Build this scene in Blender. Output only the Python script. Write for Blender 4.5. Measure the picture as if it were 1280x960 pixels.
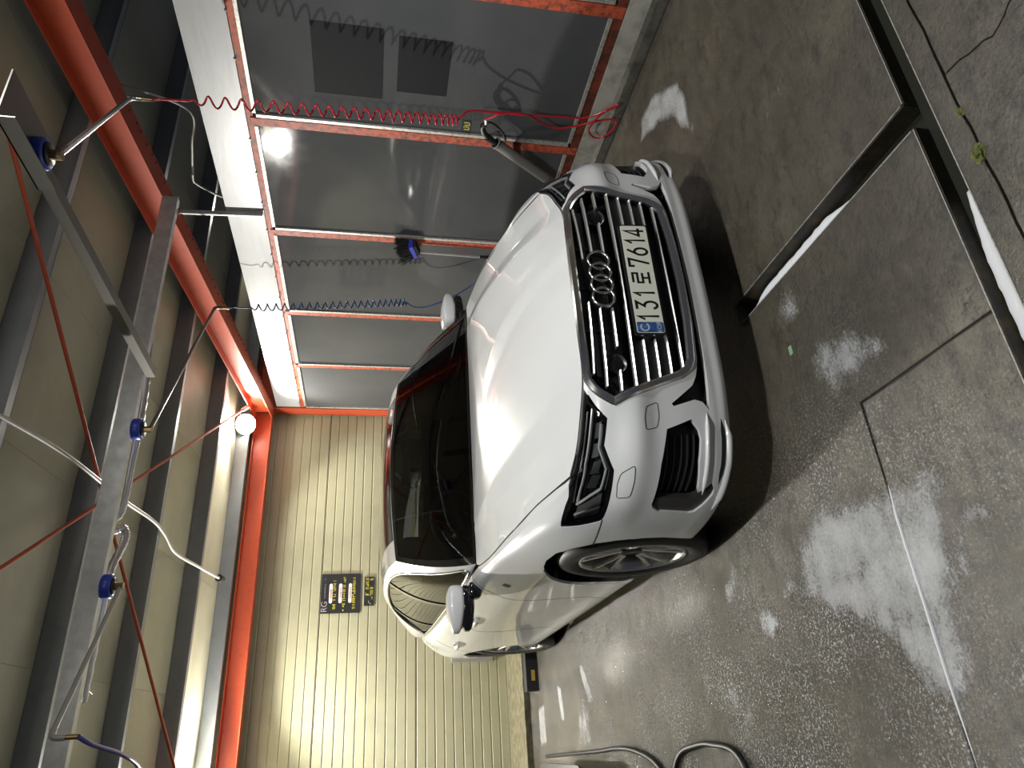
import bpy, bmesh, math, random
import numpy as np
from mathutils import Matrix, Vector
from mathutils.geometry import delaunay_2d_cdt
random.seed(7); RNG = np.random.default_rng(7)
scene = bpy.context.scene
for o in list(bpy.data.objects): bpy.data.objects.remove(o)
COL = scene.collection
PI = math.pi

# ------------------------------------------------------------------ camera (the phone was held on its side: the frame is rolled)
YAW, PITCH, ROLL, CAMH, FPX = 0.4783, 0.1903, -0.0293, 1.5044, 880.18
_f = np.array([math.sin(YAW)*math.cos(PITCH), math.cos(YAW)*math.cos(PITCH), -math.sin(PITCH)])
_r = np.array([math.cos(YAW), -math.sin(YAW), 0.0]); _d = np.cross(_f, _r)
_r2 = math.cos(ROLL)*_r + math.sin(ROLL)*_d; _d2 = -math.sin(ROLL)*_r + math.cos(ROLL)*_d
cam_data = bpy.data.cameras.new('camera'); cam = bpy.data.objects.new('camera', cam_data); COL.objects.link(cam)
cam.matrix_world = Matrix([[_d2[i], _r2[i], -_f[i], (0, 0, CAMH)[i]] for i in range(3)] + [[0, 0, 0, 1]])
cam_data.sensor_width = 36; cam_data.lens = FPX/1280*36; cam_data.clip_start = .02
scene.camera = cam
# ------------------------------------------------------------------ night outside, exposure
world = bpy.data.worlds.new('night'); scene.world = world; world.use_nodes = True
world.node_tree.nodes['Background'].inputs[0].default_value = (.55, .62, .78, 1)
world.node_tree.nodes['Background'].inputs[1].default_value = .06
scene.view_settings.view_transform = 'Standard'; scene.view_settings.look = 'None'
scene.view_settings.exposure = 0.18; scene.view_settings.gamma = 1.0; scene.view_settings.use_curve_mapping = False
LAMPS = [  # location, aim, watts, colour : flood lamps on the eave beam, then unseen lamps added for fill
    ((3.27, 7.45, 2.90), (1.6, 4.2, .5), 55, (1, .965, .88)),
    ((-.29, 7.50, 2.93), (1.2, 4.0, .5), 180, (1, .97, .90)),
    ((.55, 1.22, 3.33), (1.3, 2.5, .3), 37, (.96, .98, 1.0)),  # unseen fill lamp, added to light the hood from above
    ((2.45, 1.22, 3.33), (1.9, 2.8, .3), 27, (.96, .98, 1.0)),  # second unseen fill lamp, added on the partition side
    ((6.15, 7.45, 2.90), (5.2, 4.0, .8), 45, (1, .95, .86)),  # unseen lamp added beyond the partition to brighten the roof there
]
# ------------------------------------------------------------------ helpers
def props(o, label=None, cat=None, group=None, kind=None):
    if label: o['label'] = label
    if cat: o['category'] = cat
    if group: o['group'] = group
    if kind: o['kind'] = kind
    return o
def empty(name, loc=(0, 0, 0), rz=0, **kw):
    o = bpy.data.objects.new(name, None); COL.objects.link(o); o.location = loc; o.rotation_euler = (0, 0, rz); o.empty_display_size = .1
    return props(o, **kw)
def link(name, me, parent=None, **kw):
    o = bpy.data.objects.new(name, me); COL.objects.link(o)
    if parent: o.parent = parent
    return props(o, **kw)
class MB:
    def __init__(s): s.v = []; s.f = []; s.sm = []
    def add(s, V, F, smooth=False):
        n = len(s.v); s.v += [tuple(map(float, q)) for q in V]; s.f += [tuple(n+i for i in f) for f in F]; s.sm += [smooth]*len(F); return s
    def box(s, lo, hi, bev=0):
        (a, b, c), (d, e, f) = lo, hi
        if bev <= 0:
            return s.add([(x, y, z) for x in (a, d) for y in (b, e) for z in (c, f)], [(0,1,3,2),(4,6,7,5),(0,4,5,1),(2,3,7,6),(0,2,6,4),(1,5,7,3)])
        bm = bmesh.new(); bmesh.ops.create_cube(bm, size=1)
        for v in bm.verts: v.co = Vector(((a+d)/2+v.co.x*(d-a), (b+e)/2+v.co.y*(e-b), (c+f)/2+v.co.z*(f-c)))
        bmesh.ops.bevel(bm, geom=bm.edges[:], offset=bev, segments=2, affect='EDGES', profile=.5)
        return s.bm(bm)
    def bm(s, bm, smooth=False):
        bm.verts.index_update(); s.add([v.co for v in bm.verts], [[v.index for v in f.verts] for f in bm.faces], smooth); bm.free(); return s
    def obox(s, p, q, w, h, up=(0, 0, 1)):
        """box beam from p to q, w across, h along up"""
        p, q = Vector(p), Vector(q); d = (q-p).normalized(); up = Vector(up); sx = d.cross(up).normalized(); u = sx.cross(d)
        V = [e + sx*a*w/2 + u*b*h/2 for e in (p, q) for a, b in ((-1,-1),(1,-1),(1,1),(-1,1))]
        return s.add(V, [(0,1,2,3)[::-1], (4,5,6,7), (0,1,5,4), (1,2,6,5), (2,3,7,6), (3,0,4,7)])
    def tube(s, path, r, n=10, caps=True, smooth=True):
        P = [Vector(p) for p in path]; m = len(P); R = r if hasattr(r, '__len__') else [r]*m
        T = [(P[min(i+1, m-1)]-P[max(i-1, 0)]).normalized() for i in range(m)]
        a = Vector((0, 0, 1)) if abs(T[0].z) < .9 else Vector((1, 0, 0)); N = (a - T[0]*a.dot(T[0])).normalized()
        V = []
        for i in range(m):
            N = (N - T[i]*N.dot(T[i])).normalized(); B = T[i].cross(N)
            V += [P[i] + (N*math.cos(2*PI*k/n) + B*math.sin(2*PI*k/n))*R[i] for k in range(n)]
        F = [(i*n+k, i*n+(k+1) % n, (i+1)*n+(k+1) % n, (i+1)*n+k) for i in range(m-1) for k in range(n)]
        s.add(V, F, smooth)
        if caps: s.add(V[:n], [tuple(range(n))[::-1]]); s.add(V[-n:], [tuple(range(n))])
        return s
    def lathe(s, prof, M=None, n=48, smooth=True, close=False):
        """prof: (radius, height) pairs about +Z, placed by matrix M"""
        M = M or Matrix(); m = len(prof)
        V = [M @ Vector((r*math.cos(2*PI*k/n), r*math.sin(2*PI*k/n), h)) for r, h in prof for k in range(n)]
        F = [(i*n+k, i*n+(k+1) % n, ((i+1) % m)*n+(k+1) % n, ((i+1) % m)*n+k) for i in range(m if close else m-1) for k in range(n)]
        return s.add(V, F, smooth)
    def prism(s, poly, M, h):
        """2-D polygon extruded by h along local z, placed by M"""
        n = len(poly); V = [M @ Vector((x, y, z)) for z in (0, h) for x, y in poly]
        return s.add(V, [tuple(range(n))[::-1], tuple(range(n, 2*n))] + [(i, (i+1) % n, n+(i+1) % n, n+i) for i in range(n)])
    def mesh(s, name, mat):
        me = bpy.data.meshes.new(name); me.from_pydata(s.v, [], s.f); me.polygons.foreach_set('use_smooth', s.sm)
        if mat: me.materials.append(mat)
        me.update(); return me
    def build(s, name, mat, parent=None, **kw): return link(name, s.mesh(name, mat), parent, **kw)
def recalc(o):
    bm = bmesh.new(); bm.from_mesh(o.data); bmesh.ops.recalc_face_normals(bm, faces=bm.faces[:]); bm.to_mesh(o.data); bm.free(); return o
def spline(pts, n=8):
    P = np.array(pts, float); Q = np.concatenate([2*P[:1]-P[1:2], P, 2*P[-1:]-P[-2:-1]]); out = []
    for i in range(len(P)-1):
        a, b, c, d = Q[i:i+4]
        for k in range(n):
            t = k/n; out.append(b+.5*t*(c-a+t*(2*a-5*b+4*c-d+t*(3*(b-c)+d-a))))
    out.append(P[-1]); return [tuple(q) for q in out]
def helix(p, q, turns, r, n=14, tight=1.0):
    p, q = np.array(p, float), np.array(q, float); d = (q-p)/np.linalg.norm(q-p); a = np.cross(d, [0, 1, 0]); a /= np.linalg.norm(a); b = np.cross(d, a); m = int(turns*n); out = []
    for i in range(m+1):
        t = i/m; s = 1-(1-t)**tight if tight > 1 else t; ang = 2*PI*turns*t; w = min(1, t*turns, (1-t)*turns*2)*r
        out.append(tuple(p+(q-p)*s + (a*math.cos(ang)+b*math.sin(ang))*w))
    return out
def text_mesh(txt, size, name, mat, parent, M, depth=.0008):
    cu = bpy.data.curves.new(name, 'FONT'); cu.body = txt; cu.size = size; cu.extrude = depth; cu.align_x = 'CENTER'; cu.align_y = 'CENTER'
    t = bpy.data.objects.new(name, cu); COL.objects.link(t); dg = bpy.context.evaluated_depsgraph_get(); dg.update()
    me = bpy.data.meshes.new_from_object(t.evaluated_get(dg)); bpy.data.objects.remove(t); me.materials.clear(); me.materials.append(mat); me.transform(M)
    return link(name, me, parent)

# ------------------------------------------------------------------ materials
def mat(name, col, rough=.5, metal=0., spec=.5, coat=0., noise=None, bump=None, emit=None, coat_rough=.05, rough_noise=None):
    """noise=(scale, amount, second colour, detail) mixes a second colour in; bump=(scale, strength, distance)"""
    m = bpy.data.materials.new(name); m.use_nodes = True; nt = m.node_tree; b = nt.nodes['Principled BSDF']
    b.inputs['Base Color'].default_value = (*col, 1); b.inputs['Roughness'].default_value = rough; b.inputs['Metallic'].default_value = metal
    b.inputs['Specular IOR Level'].default_value = spec; b.inputs['Coat Weight'].default_value = coat; b.inputs['Coat Roughness'].default_value = coat_rough
    tc = nt.nodes.new('ShaderNodeTexCoord')
    def nz(scale, detail=6, stretch=None):
        n = nt.nodes.new('ShaderNodeTexNoise'); n.inputs['Scale'].default_value = scale; n.inputs['Detail'].default_value = detail; n.inputs['Roughness'].default_value = .62
        if stretch:
            mp = nt.nodes.new('ShaderNodeMapping'); mp.inputs['Scale'].default_value = stretch; nt.links.new(tc.outputs['Object'], mp.inputs[0]); nt.links.new(mp.outputs[0], n.inputs['Vector'])
        else: nt.links.new(tc.outputs['Object'], n.inputs['Vector'])
        return n
    if noise:
        n = nz(noise[0], noise[3] if len(noise) > 3 else 6, noise[4] if len(noise) > 4 else None); r = nt.nodes.new('ShaderNodeValToRGB'); lo = noise[1]
        r.color_ramp.elements[0].position = max(0, lo-.12); r.color_ramp.elements[1].position = min(1, lo+.12)
        r.color_ramp.elements[0].color = (*noise[2], 1); r.color_ramp.elements[1].color = (*col, 1)
        nt.links.new(n.outputs['Fac'], r.inputs[0]); nt.links.new(r.outputs[0], b.inputs['Base Color'])
    if rough_noise:
        n = nz(rough_noise[0]); mr = nt.nodes.new('ShaderNodeMapRange'); mr.inputs[1].default_value = .3; mr.inputs[2].default_value = .7; mr.inputs[3].default_value = rough_noise[1]; mr.inputs[4].default_value = rough_noise[2]
        nt.links.new(n.outputs['Fac'], mr.inputs[0]); nt.links.new(mr.outputs[0], b.inputs['Roughness'])
    if bump:
        n = nz(bump[0], 8, bump[3] if len(bump) > 3 else None); bp = nt.nodes.new('ShaderNodeBump'); bp.inputs['Strength'].default_value = bump[1]; bp.inputs['Distance'].default_value = bump[2]
        nt.links.new(n.outputs['Fac'], bp.inputs['Height']); nt.links.new(bp.outputs[0], b.inputs['Normal'])
    if emit: b.inputs['Emission Color'].default_value = (*emit[0], 1); b.inputs['Emission Strength'].default_value = emit[1]
    return m
def glass(name, tint, ior=1.5, rough=.0):
    """thin clear pane: straight-through tint plus a Fresnel mirror"""
    m = bpy.data.materials.new(name); m.use_nodes = True; nt = m.node_tree; nt.nodes.clear()
    out = nt.nodes.new('ShaderNodeOutputMaterial'); mix = nt.nodes.new('ShaderNodeMixShader'); tr = nt.nodes.new('ShaderNodeBsdfTransparent'); gl = nt.nodes.new('ShaderNodeBsdfGlossy'); fr = nt.nodes.new('ShaderNodeFresnel')
    tr.inputs[0].default_value = (*tint, 1); gl.inputs['Roughness'].default_value = rough; fr.inputs[0].default_value = ior
    nt.links.new(fr.outputs[0], mix.inputs[0]); nt.links.new(tr.outputs[0], mix.inputs[1]); nt.links.new(gl.outputs[0], mix.inputs[2]); nt.links.new(mix.outputs[0], out.inputs[0])
    return m
M_ = dict(
    cream=mat('cream_panel', (.385, .368, .250), .42, noise=(3.2, .42, (.345, .33, .225), 3), bump=(60, .04, .001)),
    roofcream=mat('roof_panel', (.46, .45, .33), .42, noise=(1.6, .45, (.38, .36, .26), 4)),
    red=mat('red_oxide_paint', (.44, .070, .027), .42, noise=(9, .33, (.30, .045, .02), 8), bump=(90, .05, .001)),
    rail_red=mat('worn_red_paint', (.50, .085, .035), .5, noise=(26, .44, (.05, .03, .022), 10), bump=(120, .15, .001)),
    dark_red=mat('rusty_dark_red_steel', (.20, .035, .018), .55, noise=(18, .5, (.05, .02, .012), 8), bump=(120, .3, .002)),
    galv=mat('galvanised_steel', (.56, .57, .57), .38, .35, noise=(14, .5, (.44, .45, .45), 6), rough_noise=(20, .28, .5)),
    purlin=mat('grey_purlin_steel', (.24, .255, .27), .42, .3, noise=(6, .4, (.20, .21, .225), 5)),
    strip=mat('aluminium_strip', (.55, .54, .50), .42, .55, noise=(60, .40, (.20, .18, .15), 10)),
    fascia=mat('white_sheet_metal', (.42, .43, .44), .34, .1, noise=(5, .4, (.36, .37, .38), 5, (1, .35, 3)), bump=(14, .10, .003, (1, .6, 4))),
    panel=mat('dark_grey_gloss_panel', (.068, .071, .074), .09, spec=.22, noise=(2.2, .5, (.078, .08, .082), 6), rough_noise=(6, .045, .085), bump=(260, .04, .0005)),
    kerb=mat('kerb_concrete', (.40, .39, .34), .6, noise=(9, .45, (.24, .23, .19), 8), bump=(50, .3, .004)),
    kerbfoot=mat('wet_dirty_concrete', (.11, .105, .09), .35, noise=(12, .5, (.06, .055, .045), 8), bump=(40, .4, .005)),
    ledge=mat('mossy_concrete', (.17, .155, .09), .6, noise=(14, .5, (.08, .07, .038), 9), bump=(40, .4, .006)),
    joint=mat('joint_filler', (.022, .02, .017), .8),
    trench=mat('trench_steel', (.030, .027, .022), .5, .3, noise=(24, .42, (.09, .06, .02), 9), bump=(90, .4, .003)),
    water=mat('drain_water', (.030, .031, .024), .06, spec=.6, bump=(16, .02, .002)),
    foam=mat('soap_foam', (.86, .87, .88), .7, bump=(220, .5, .002)),
    moss=mat('moss', (.16, .17, .045), .9, noise=(60, .5, (.07, .09, .02), 5)),
    blue=mat('blue_swivel_plastic', (.03, .06, .42), .35), brass=mat('brass_fitting', (.32, .24, .13), .35, .85),
    steel=mat('stainless_pipe', (.62, .61, .56), .2, .95), dsteel=mat('dark_steel_tube', (.17, .165, .15), .35, .7),
    conduit=mat('silver_corrugated_sleeve', (.58, .58, .58), .32, .8, bump=(160, .5, .003)),
    grayconduit=mat('grey_conduit', (.42, .41, .38), .4, .2),
    redhose=mat('red_hose', (.42, .012, .025), .22, spec=.6), bluehose=mat('blue_hose', (.015, .05, .16), .2, spec=.6), violet=mat('violet_hose', (.13, .12, .42), .3),
    blackhose=mat('black_hose', (.008, .009, .008), .5), black=mat('black_plastic', (.012, .012, .013), .42), rubber=mat('black_rubber', (.014, .014, .014), .7, bump=(140, .2, .002)),
    pvc=mat('grey_pvc', (.17, .165, .15), .4), bristle=mat('black_bristle', (.006, .006, .007), .9), bluehead=mat('blue_brush_head', (.02, .035, .42), .35),
    white=mat('white_plastic', (.78, .78, .76), .35), silver=mat('silver_pole', (.68, .69, .70), .25, .8),
    yellow=mat('yellow_print', (.55, .50, .05), .6), signblack=mat('black_sign_board', (.022, .022, .024), .35), pill=mat('white_print', (.80, .74, .72), .5), redprint=mat('red_print', (.55, .10, .10), .6), greyprint=mat('grey_print', (.32, .32, .32), .5),
    square=mat('dark_film', (.014, .015, .017), .6, spec=.10), ventgrey=mat('grey_vent_paint', (.26, .25, .235), .45),
    lens=mat('lamp_glow', (1, 1, 1), .3, emit=((1, .96, .86), 60.)), yellowmark=mat('yellow_reflector', (.60, .42, .03), .4), brownjamb=mat('brown_paint', (.10, .06, .04), .6),
    greybin=mat('grey_bin', (.19, .18, .19), .5), green=mat('green_tape', (.22, .42, .22), .5),
)
# ------------------------------------------------------------------ trimmed meshes
def inpoly(P, poly):
    P = np.asarray(P, float); poly = np.asarray(poly, float); x, y = P[:, 0], P[:, 1]; r = np.zeros(len(P), bool); x1, y1 = poly[-1]
    for x2, y2 in poly:
        c = (y1 > y) != (y2 > y)
        with np.errstate(all='ignore'): r ^= c & (x < (x2-x1)*(y-y1)/(y2-y1)+x1)
        x1, y1 = x2, y2
    return r
def densify(poly, step, closed=True):
    out = []; n = len(poly)
    for i in range(n if closed else n-1):
        a = np.array(poly[i], float); b = np.array(poly[(i+1) % n], float); k = max(1, int(np.ceil(np.abs((b-a)/step).max())))
        out += [a+(b-a)*j/k for j in range(k)]
    if not closed: out.append(np.array(poly[-1], float))
    return [tuple(q) for q in out]
def region(outer, holes, grid, extra=()):
    """constrained Delaunay triangles of outer minus holes; grid = interior sample points"""
    V = []; E = []
    for lp in [outer]+list(holes):
        n = len(V); V += [tuple(q) for q in lp]; E += [(n+i, n+(i+1) % len(lp)) for i in range(len(lp))]
    for ln in extra:
        n = len(V); V += [tuple(q) for q in ln]; E += [(n+i, n+i+1) for i in range(len(ln)-1)]
    g = np.asarray(grid, float)
    if len(g):
        k = inpoly(g, outer)
        for h in holes: k &= ~inpoly(g, h)
        V += [tuple(q) for q in g[k]]
    r = delaunay_2d_cdt([Vector(q) for q in V], E, [], 0, 1e-6)
    P = np.array([tuple(v) for v in r[0]]); F = np.array([f for f in r[2] if len(f) == 3])
    c = P[F].mean(1); k = inpoly(c, outer)
    for h in holes: k &= ~inpoly(c, h)
    F = F[k]; used = np.unique(F); mp = -np.ones(len(P), int); mp[used] = np.arange(len(used))
    return P[used], mp[F]
def rim_edges(F):
    e = {}
    for a, b, c in F:
        for p, q in ((a, b), (b, c), (c, a)): e[(p, q)] = e.get((p, q), 0)+1
    return [(p, q) for p, q in e if (q, p) not in e]

# ------------------------------------------------------------------ floor : concrete slabs, joints, drain trench
floor = empty('floor', kind='structure')
def floor_material():
    m = mat('wet_concrete', (.1, .09, .07)); nt = m.node_tree; b = nt.nodes['Principled BSDF']; N = nt.nodes.new; L = nt.links.new
    geo = N('ShaderNodeNewGeometry')
    def noise(s, d=8, r=.6, st=None):
        n = N('ShaderNodeTexNoise'); n.inputs['Scale'].default_value = s; n.inputs['Detail'].default_value = d; n.inputs['Roughness'].default_value = r
        if st:
            mp = N('ShaderNodeMapping'); mp.inputs['Scale'].default_value = st; L(geo.outputs['Position'], mp.inputs[0]); L(mp.outputs[0], n.inputs['Vector'])
        else: L(geo.outputs['Position'], n.inputs['Vector'])
        return n.outputs['Fac']
    def ramp(x, a, b_, ca=(0, 0, 0), cb=(1, 1, 1)):
        r = N('ShaderNodeValToRGB'); r.color_ramp.elements[0].position = a; r.color_ramp.elements[1].position = b_; r.color_ramp.elements[0].color = (*ca, 1); r.color_ramp.elements[1].color = (*cb, 1); L(x, r.inputs[0]); return r.outputs[0]
    def math_(op, x, y=None, clamp=False):
        n = N('ShaderNodeMath'); n.operation = op; n.use_clamp = clamp
        for i, q in enumerate((x, y)):
            if q is None: continue
            if isinstance(q, (int, float)): n.inputs[i].default_value = q
            else: L(q, n.inputs[i])
        return n.outputs[0]
    def mix(f, a, c):
        n = N('ShaderNodeMix'); n.data_type = 'RGBA'; L(f, n.inputs[0]); L(a, n.inputs[6]); L(c, n.inputs[7]); return n.outputs[2]
    def rgb(c): n = N('ShaderNodeRGB'); n.outputs[0].default_value = (*c, 1); return n.outputs[0]
    def attr(nm): n = N('ShaderNodeAttribute'); n.attribute_name = nm; return n.outputs['Fac']
    foam, wet, rough = attr('foam'), attr('wet'), attr('rough')
    c = ramp(noise(2.1, 10, .65), .32, .68, (.058, .048, .033), (.150, .130, .092))
    c = mix(math_('MULTIPLY', ramp(noise(6, 9, .75, (1, 2.2, 1)), .48, .62), .85), c, rgb((.050, .043, .032)))
    c = mix(math_('MULTIPLY', ramp(noise(17, 9, .8), .50, .66), .6), c, rgb((.165, .148, .112)))
    c = mix(math_('MULTIPLY', ramp(noise(60, 7, .8), .54, .66), .75), c, rgb((.026, .022, .017)))
    c = mix(math_('MULTIPLY', ramp(noise(130, 4, .7), .58, .70), .55), c, rgb((.24, .22, .18)))
    wetf = math_('MULTIPLY', wet, ramp(noise(1.3, 5), .30, .55), True)
    c = mix(math_('MULTIPLY', wetf, .45), c, rgb((.045, .042, .035)))
    fm = math_('ADD', foam, math_('MULTIPLY', math_('SUBTRACT', noise(95, 6, .7), .5), .9))
    fm = math_('ADD', fm, math_('MULTIPLY', math_('SUBTRACT', noise(6.5, 7, .65, (1, 1.3, 1)), .5), 1.5))
    fm = math_('MULTIPLY', ramp(fm, .38, 1.05), ramp(foam, .02, .18))
    glitter = math_('MULTIPLY', math_('MAXIMUM', ramp(noise(105, 4, .7), .53, .66), ramp(noise(58, 5, .75), .58, .64)), math_('MULTIPLY', rough, ramp(noise(2.6, 5), .36, .60)))  # lamp glitter on the wet floor, painted into the colour as pale specks
    c = mix(math_('MULTIPLY', glitter, .95), c, rgb((.58, .58, .57))); c = mix(fm, c, rgb((.50, .51, .51))); L(c, b.inputs['Base Color'])
    ro = math_('SUBTRACT', .56, math_('MULTIPLY', wet, math_('ADD', .30, math_('MULTIPLY', noise(3, 6), .26))))
    ro = math_('MAXIMUM', ro, math_('MULTIPLY', fm, .6)); L(ro, b.inputs['Roughness'])
    h = math_('ADD', math_('MULTIPLY', noise(110, 4, .7), math_('ADD', .15, math_('MULTIPLY', rough, 1.3))), math_('MULTIPLY', noise(38, 6, .75), .8))
    h = math_('ADD', h, math_('MULTIPLY', fm, .5))
    bp = N('ShaderNodeBump'); bp.inputs['Strength'].default_value = 1.0; bp.inputs['Distance'].default_value = .006; L(h, bp.inputs['Height']); L(bp.outputs[0], b.inputs['Normal'])
    b.inputs['Specular IOR Level'].default_value = .6; L(math_('MULTIPLY', wet, .9), b.inputs['Coat Weight']); b.inputs['Coat Roughness'].default_value = .13; L(bp.outputs[0], b.inputs['Coat Normal'])
    return m
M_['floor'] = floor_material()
# soap foam left lying on the concrete : outline, density, soft edge
FOAM = [([(0.638, 2.175), (0.605, 1.784), (0.596, 1.582), (0.508, 1.584), (0.359, 1.634), (0.201, 1.665), (0.05, 1.695), (-0.003, 1.761), (0.08, 1.841), (0.174, 1.931), (0.258, 2.042), (0.318, 2.186), (0.403, 2.292), (0.54, 2.282)], 0.85, 0.1),
 ([(0.466, 1.554), (0.469, 1.483), (0.44, 1.419), (0.424, 1.452), (0.429, 1.502), (0.361, 1.556), (0.27, 1.605), (0.139, 1.645), (0.163, 1.683), (0.318, 1.638)], 0.62, 0.06),
 ([(1.172, 1.889), (1.133, 1.72), (1.013, 1.593), (0.972, 1.594), (0.973, 1.751), (0.98, 1.881), (1.045, 1.947)], 0.72, 0.1),
 ([(1.456, 2.023), (1.43, 1.93), (1.347, 1.902), (1.286, 1.941), (1.299, 2.018), (1.377, 2.059)], 0.62, 0.1),
 ([(3.129, 2.874), (3.244, 2.798), (3.246, 2.623), (3.034, 2.356), (2.889, 2.313), (2.72, 2.315), (2.621, 2.299), (2.734, 2.38), (2.912, 2.464), (3.022, 2.593), (3.078, 2.733)], 1.0, 0.05),
 ([(0.397, 2.665), (0.401, 2.562), (0.343, 2.511), (0.281, 2.58), (0.307, 2.667)], 0.75, 0.06),
 ([(0.476, 5.336), (0.453, 5.214), (0.217, 5.025), (0.199, 5.15)], 1.0, 0.05),
 ([(0.395, 6.036), (0.341, 5.869), (0.124, 5.851), (0.098, 5.937)], 0.9, 0.04),
 ([(2.199, 1.793), (2.222, 1.657), (2.188, 1.585), (2.148, 1.632), (2.158, 1.717), (2.155, 1.794)], 0.45, 0.05),
 ([(0.552, 2.889), (0.629, 2.778), (0.578, 2.728), (0.47, 2.812), (0.455, 2.909)], 0.62, 0.06),
 ([(0.618, 2.246), (0.643, 2.182), (0.407, 2.316), (0.397, 2.576), (0.479, 2.391)], 0.5, 0.12),
 ([(0.27, 3.309), (0.164, 3.266), (0.028, 3.161), (-0.095, 3.296), (-0.124, 3.077), (0.014, 2.749), (0.166, 2.877), (0.277, 3.05)], 0.42, 0.25),
 ([(0.254, 6.79), (0.273, 6.523), (-0.036, 6.515), (-0.065, 6.775)], 0.8, 0.05),
 ([(0.266, 5.418), (0.2, 5.17), (-0.048, 5.17), (-0.096, 5.495)], 0.55, 0.05)]
PUDDLE = [[(.52, 4.3), (.42, 4.8), (.27, 4.7), (.32, 4.2)], [(.62, 3.2), (.52, 3.5), (.45, 3.4), (.52, 3.1)], [(.3, 5.4), (.1, 6.1), (-.2, 6.0), (.0, 5.2)]]
def polydist(P, poly):
    poly = np.asarray(poly, float); d = np.full(len(P), 1e9)
    for i in range(len(poly)):
        a, b = poly[i], poly[(i+1) % len(poly)]; ab = b-a; t = np.clip(((P-a)@ab)/(ab@ab), 0, 1); d = np.minimum(d, np.linalg.norm(P-(a+t[:, None]*ab), axis=1))
    return np.where(inpoly(P, poly), -d, d)
def slab(poly, fine=True, drop=.07, name='concrete_slab'):
    outer = densify(poly, (.05, .05) if fine else (.4, .4))
    pts = []
    xs, ys = [q[0] for q in poly], [q[1] for q in poly]
    gx, gy = np.meshgrid(np.arange(max(min(xs), -.5), min(max(xs), 3.6), .03), np.arange(max(min(ys), .5), min(max(ys), 7.3), .03)); pts.append(np.stack([gx.ravel(), gy.ravel()], 1))
    gx, gy = np.meshgrid(np.arange(min(xs), max(xs), .5), np.arange(min(ys), max(ys), .5)); q = np.stack([gx.ravel(), gy.ravel()], 1); pts.append(q[(q[:, 0] < -.55) | (q[:, 1] < .45)])
    g = np.concatenate(pts); g = g + RNG.uniform(-.006, .006, g.shape)
    P, F = region(outer, [], g); n = len(P); E = rim_edges(F)
    V = [(x, y, 0) for x, y in P]; FF = [tuple(f) for f in F]; mp = {}
    for a, b in E:
        for k in (a, b):
            if k not in mp: mp[k] = len(V); V += [(P[k][0], P[k][1], -.002), (P[k][0], P[k][1], -drop)]
        FF += [(b, a, mp[a], mp[b]), (mp[b], mp[a], mp[a]+1, mp[b]+1)]
    me = bpy.data.meshes.new(name); me.from_pydata(V, [], FF); me.materials.append(M_['floor'])
    XY = np.array(V)[:, :2]; fo = np.zeros(len(V))
    for pl, den, soft in FOAM: fo = np.maximum(fo, den*np.clip(.5-polydist(XY, pl)/soft, 0, 1))
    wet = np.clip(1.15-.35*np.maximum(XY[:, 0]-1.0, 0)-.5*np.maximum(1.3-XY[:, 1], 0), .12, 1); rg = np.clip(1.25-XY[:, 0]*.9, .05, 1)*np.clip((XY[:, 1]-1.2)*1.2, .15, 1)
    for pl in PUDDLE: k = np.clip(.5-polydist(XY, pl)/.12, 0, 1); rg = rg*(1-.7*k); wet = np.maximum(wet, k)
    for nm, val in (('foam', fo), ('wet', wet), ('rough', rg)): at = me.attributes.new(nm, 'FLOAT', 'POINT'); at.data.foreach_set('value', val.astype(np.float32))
    me.update(); return link(name, me, floor)
def wob(a, b, n=24, amp=.004):
    a, b = np.array(a, float), np.array(b, float); d = b-a; nn = np.array([-d[1], d[0]])/np.linalg.norm(d); w = np.cumsum(RNG.normal(0, amp*.7, n+1)); w -= np.linspace(w[0], w[-1], n+1)
    return [tuple(a+d*i/n+nn*w[i]) for i in range(n+1)]
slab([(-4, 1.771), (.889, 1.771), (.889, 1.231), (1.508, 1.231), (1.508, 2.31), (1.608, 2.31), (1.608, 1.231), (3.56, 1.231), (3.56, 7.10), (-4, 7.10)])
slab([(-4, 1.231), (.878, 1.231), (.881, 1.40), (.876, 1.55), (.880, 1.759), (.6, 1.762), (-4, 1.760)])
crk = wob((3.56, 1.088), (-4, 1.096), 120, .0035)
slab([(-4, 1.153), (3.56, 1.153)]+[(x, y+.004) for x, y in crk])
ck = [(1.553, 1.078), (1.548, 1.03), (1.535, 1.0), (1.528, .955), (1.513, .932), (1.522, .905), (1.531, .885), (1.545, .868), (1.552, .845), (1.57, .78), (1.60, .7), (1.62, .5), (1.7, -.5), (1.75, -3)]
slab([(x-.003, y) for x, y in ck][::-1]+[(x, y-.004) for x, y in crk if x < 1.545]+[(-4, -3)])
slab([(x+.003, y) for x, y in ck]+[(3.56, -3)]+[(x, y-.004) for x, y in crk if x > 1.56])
MB().box((-4, -3, -.16), (3.56, 1.0, -.045)).box((-4, 1.0, -.16), (3.56, 1.15, -.012)).box((-4, 1.235, -.16), (1.50, 1.80, -.010)).box((-4, 1.80, -.16), (1.50, 7.1, -.05)).box((1.615, 1.235, -.16), (3.56, 7.1, -.05)).box((1.50, 2.315, -.16), (1.615, 7.1, -.05)).build('sub_base', M_['joint'], floor)
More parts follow.
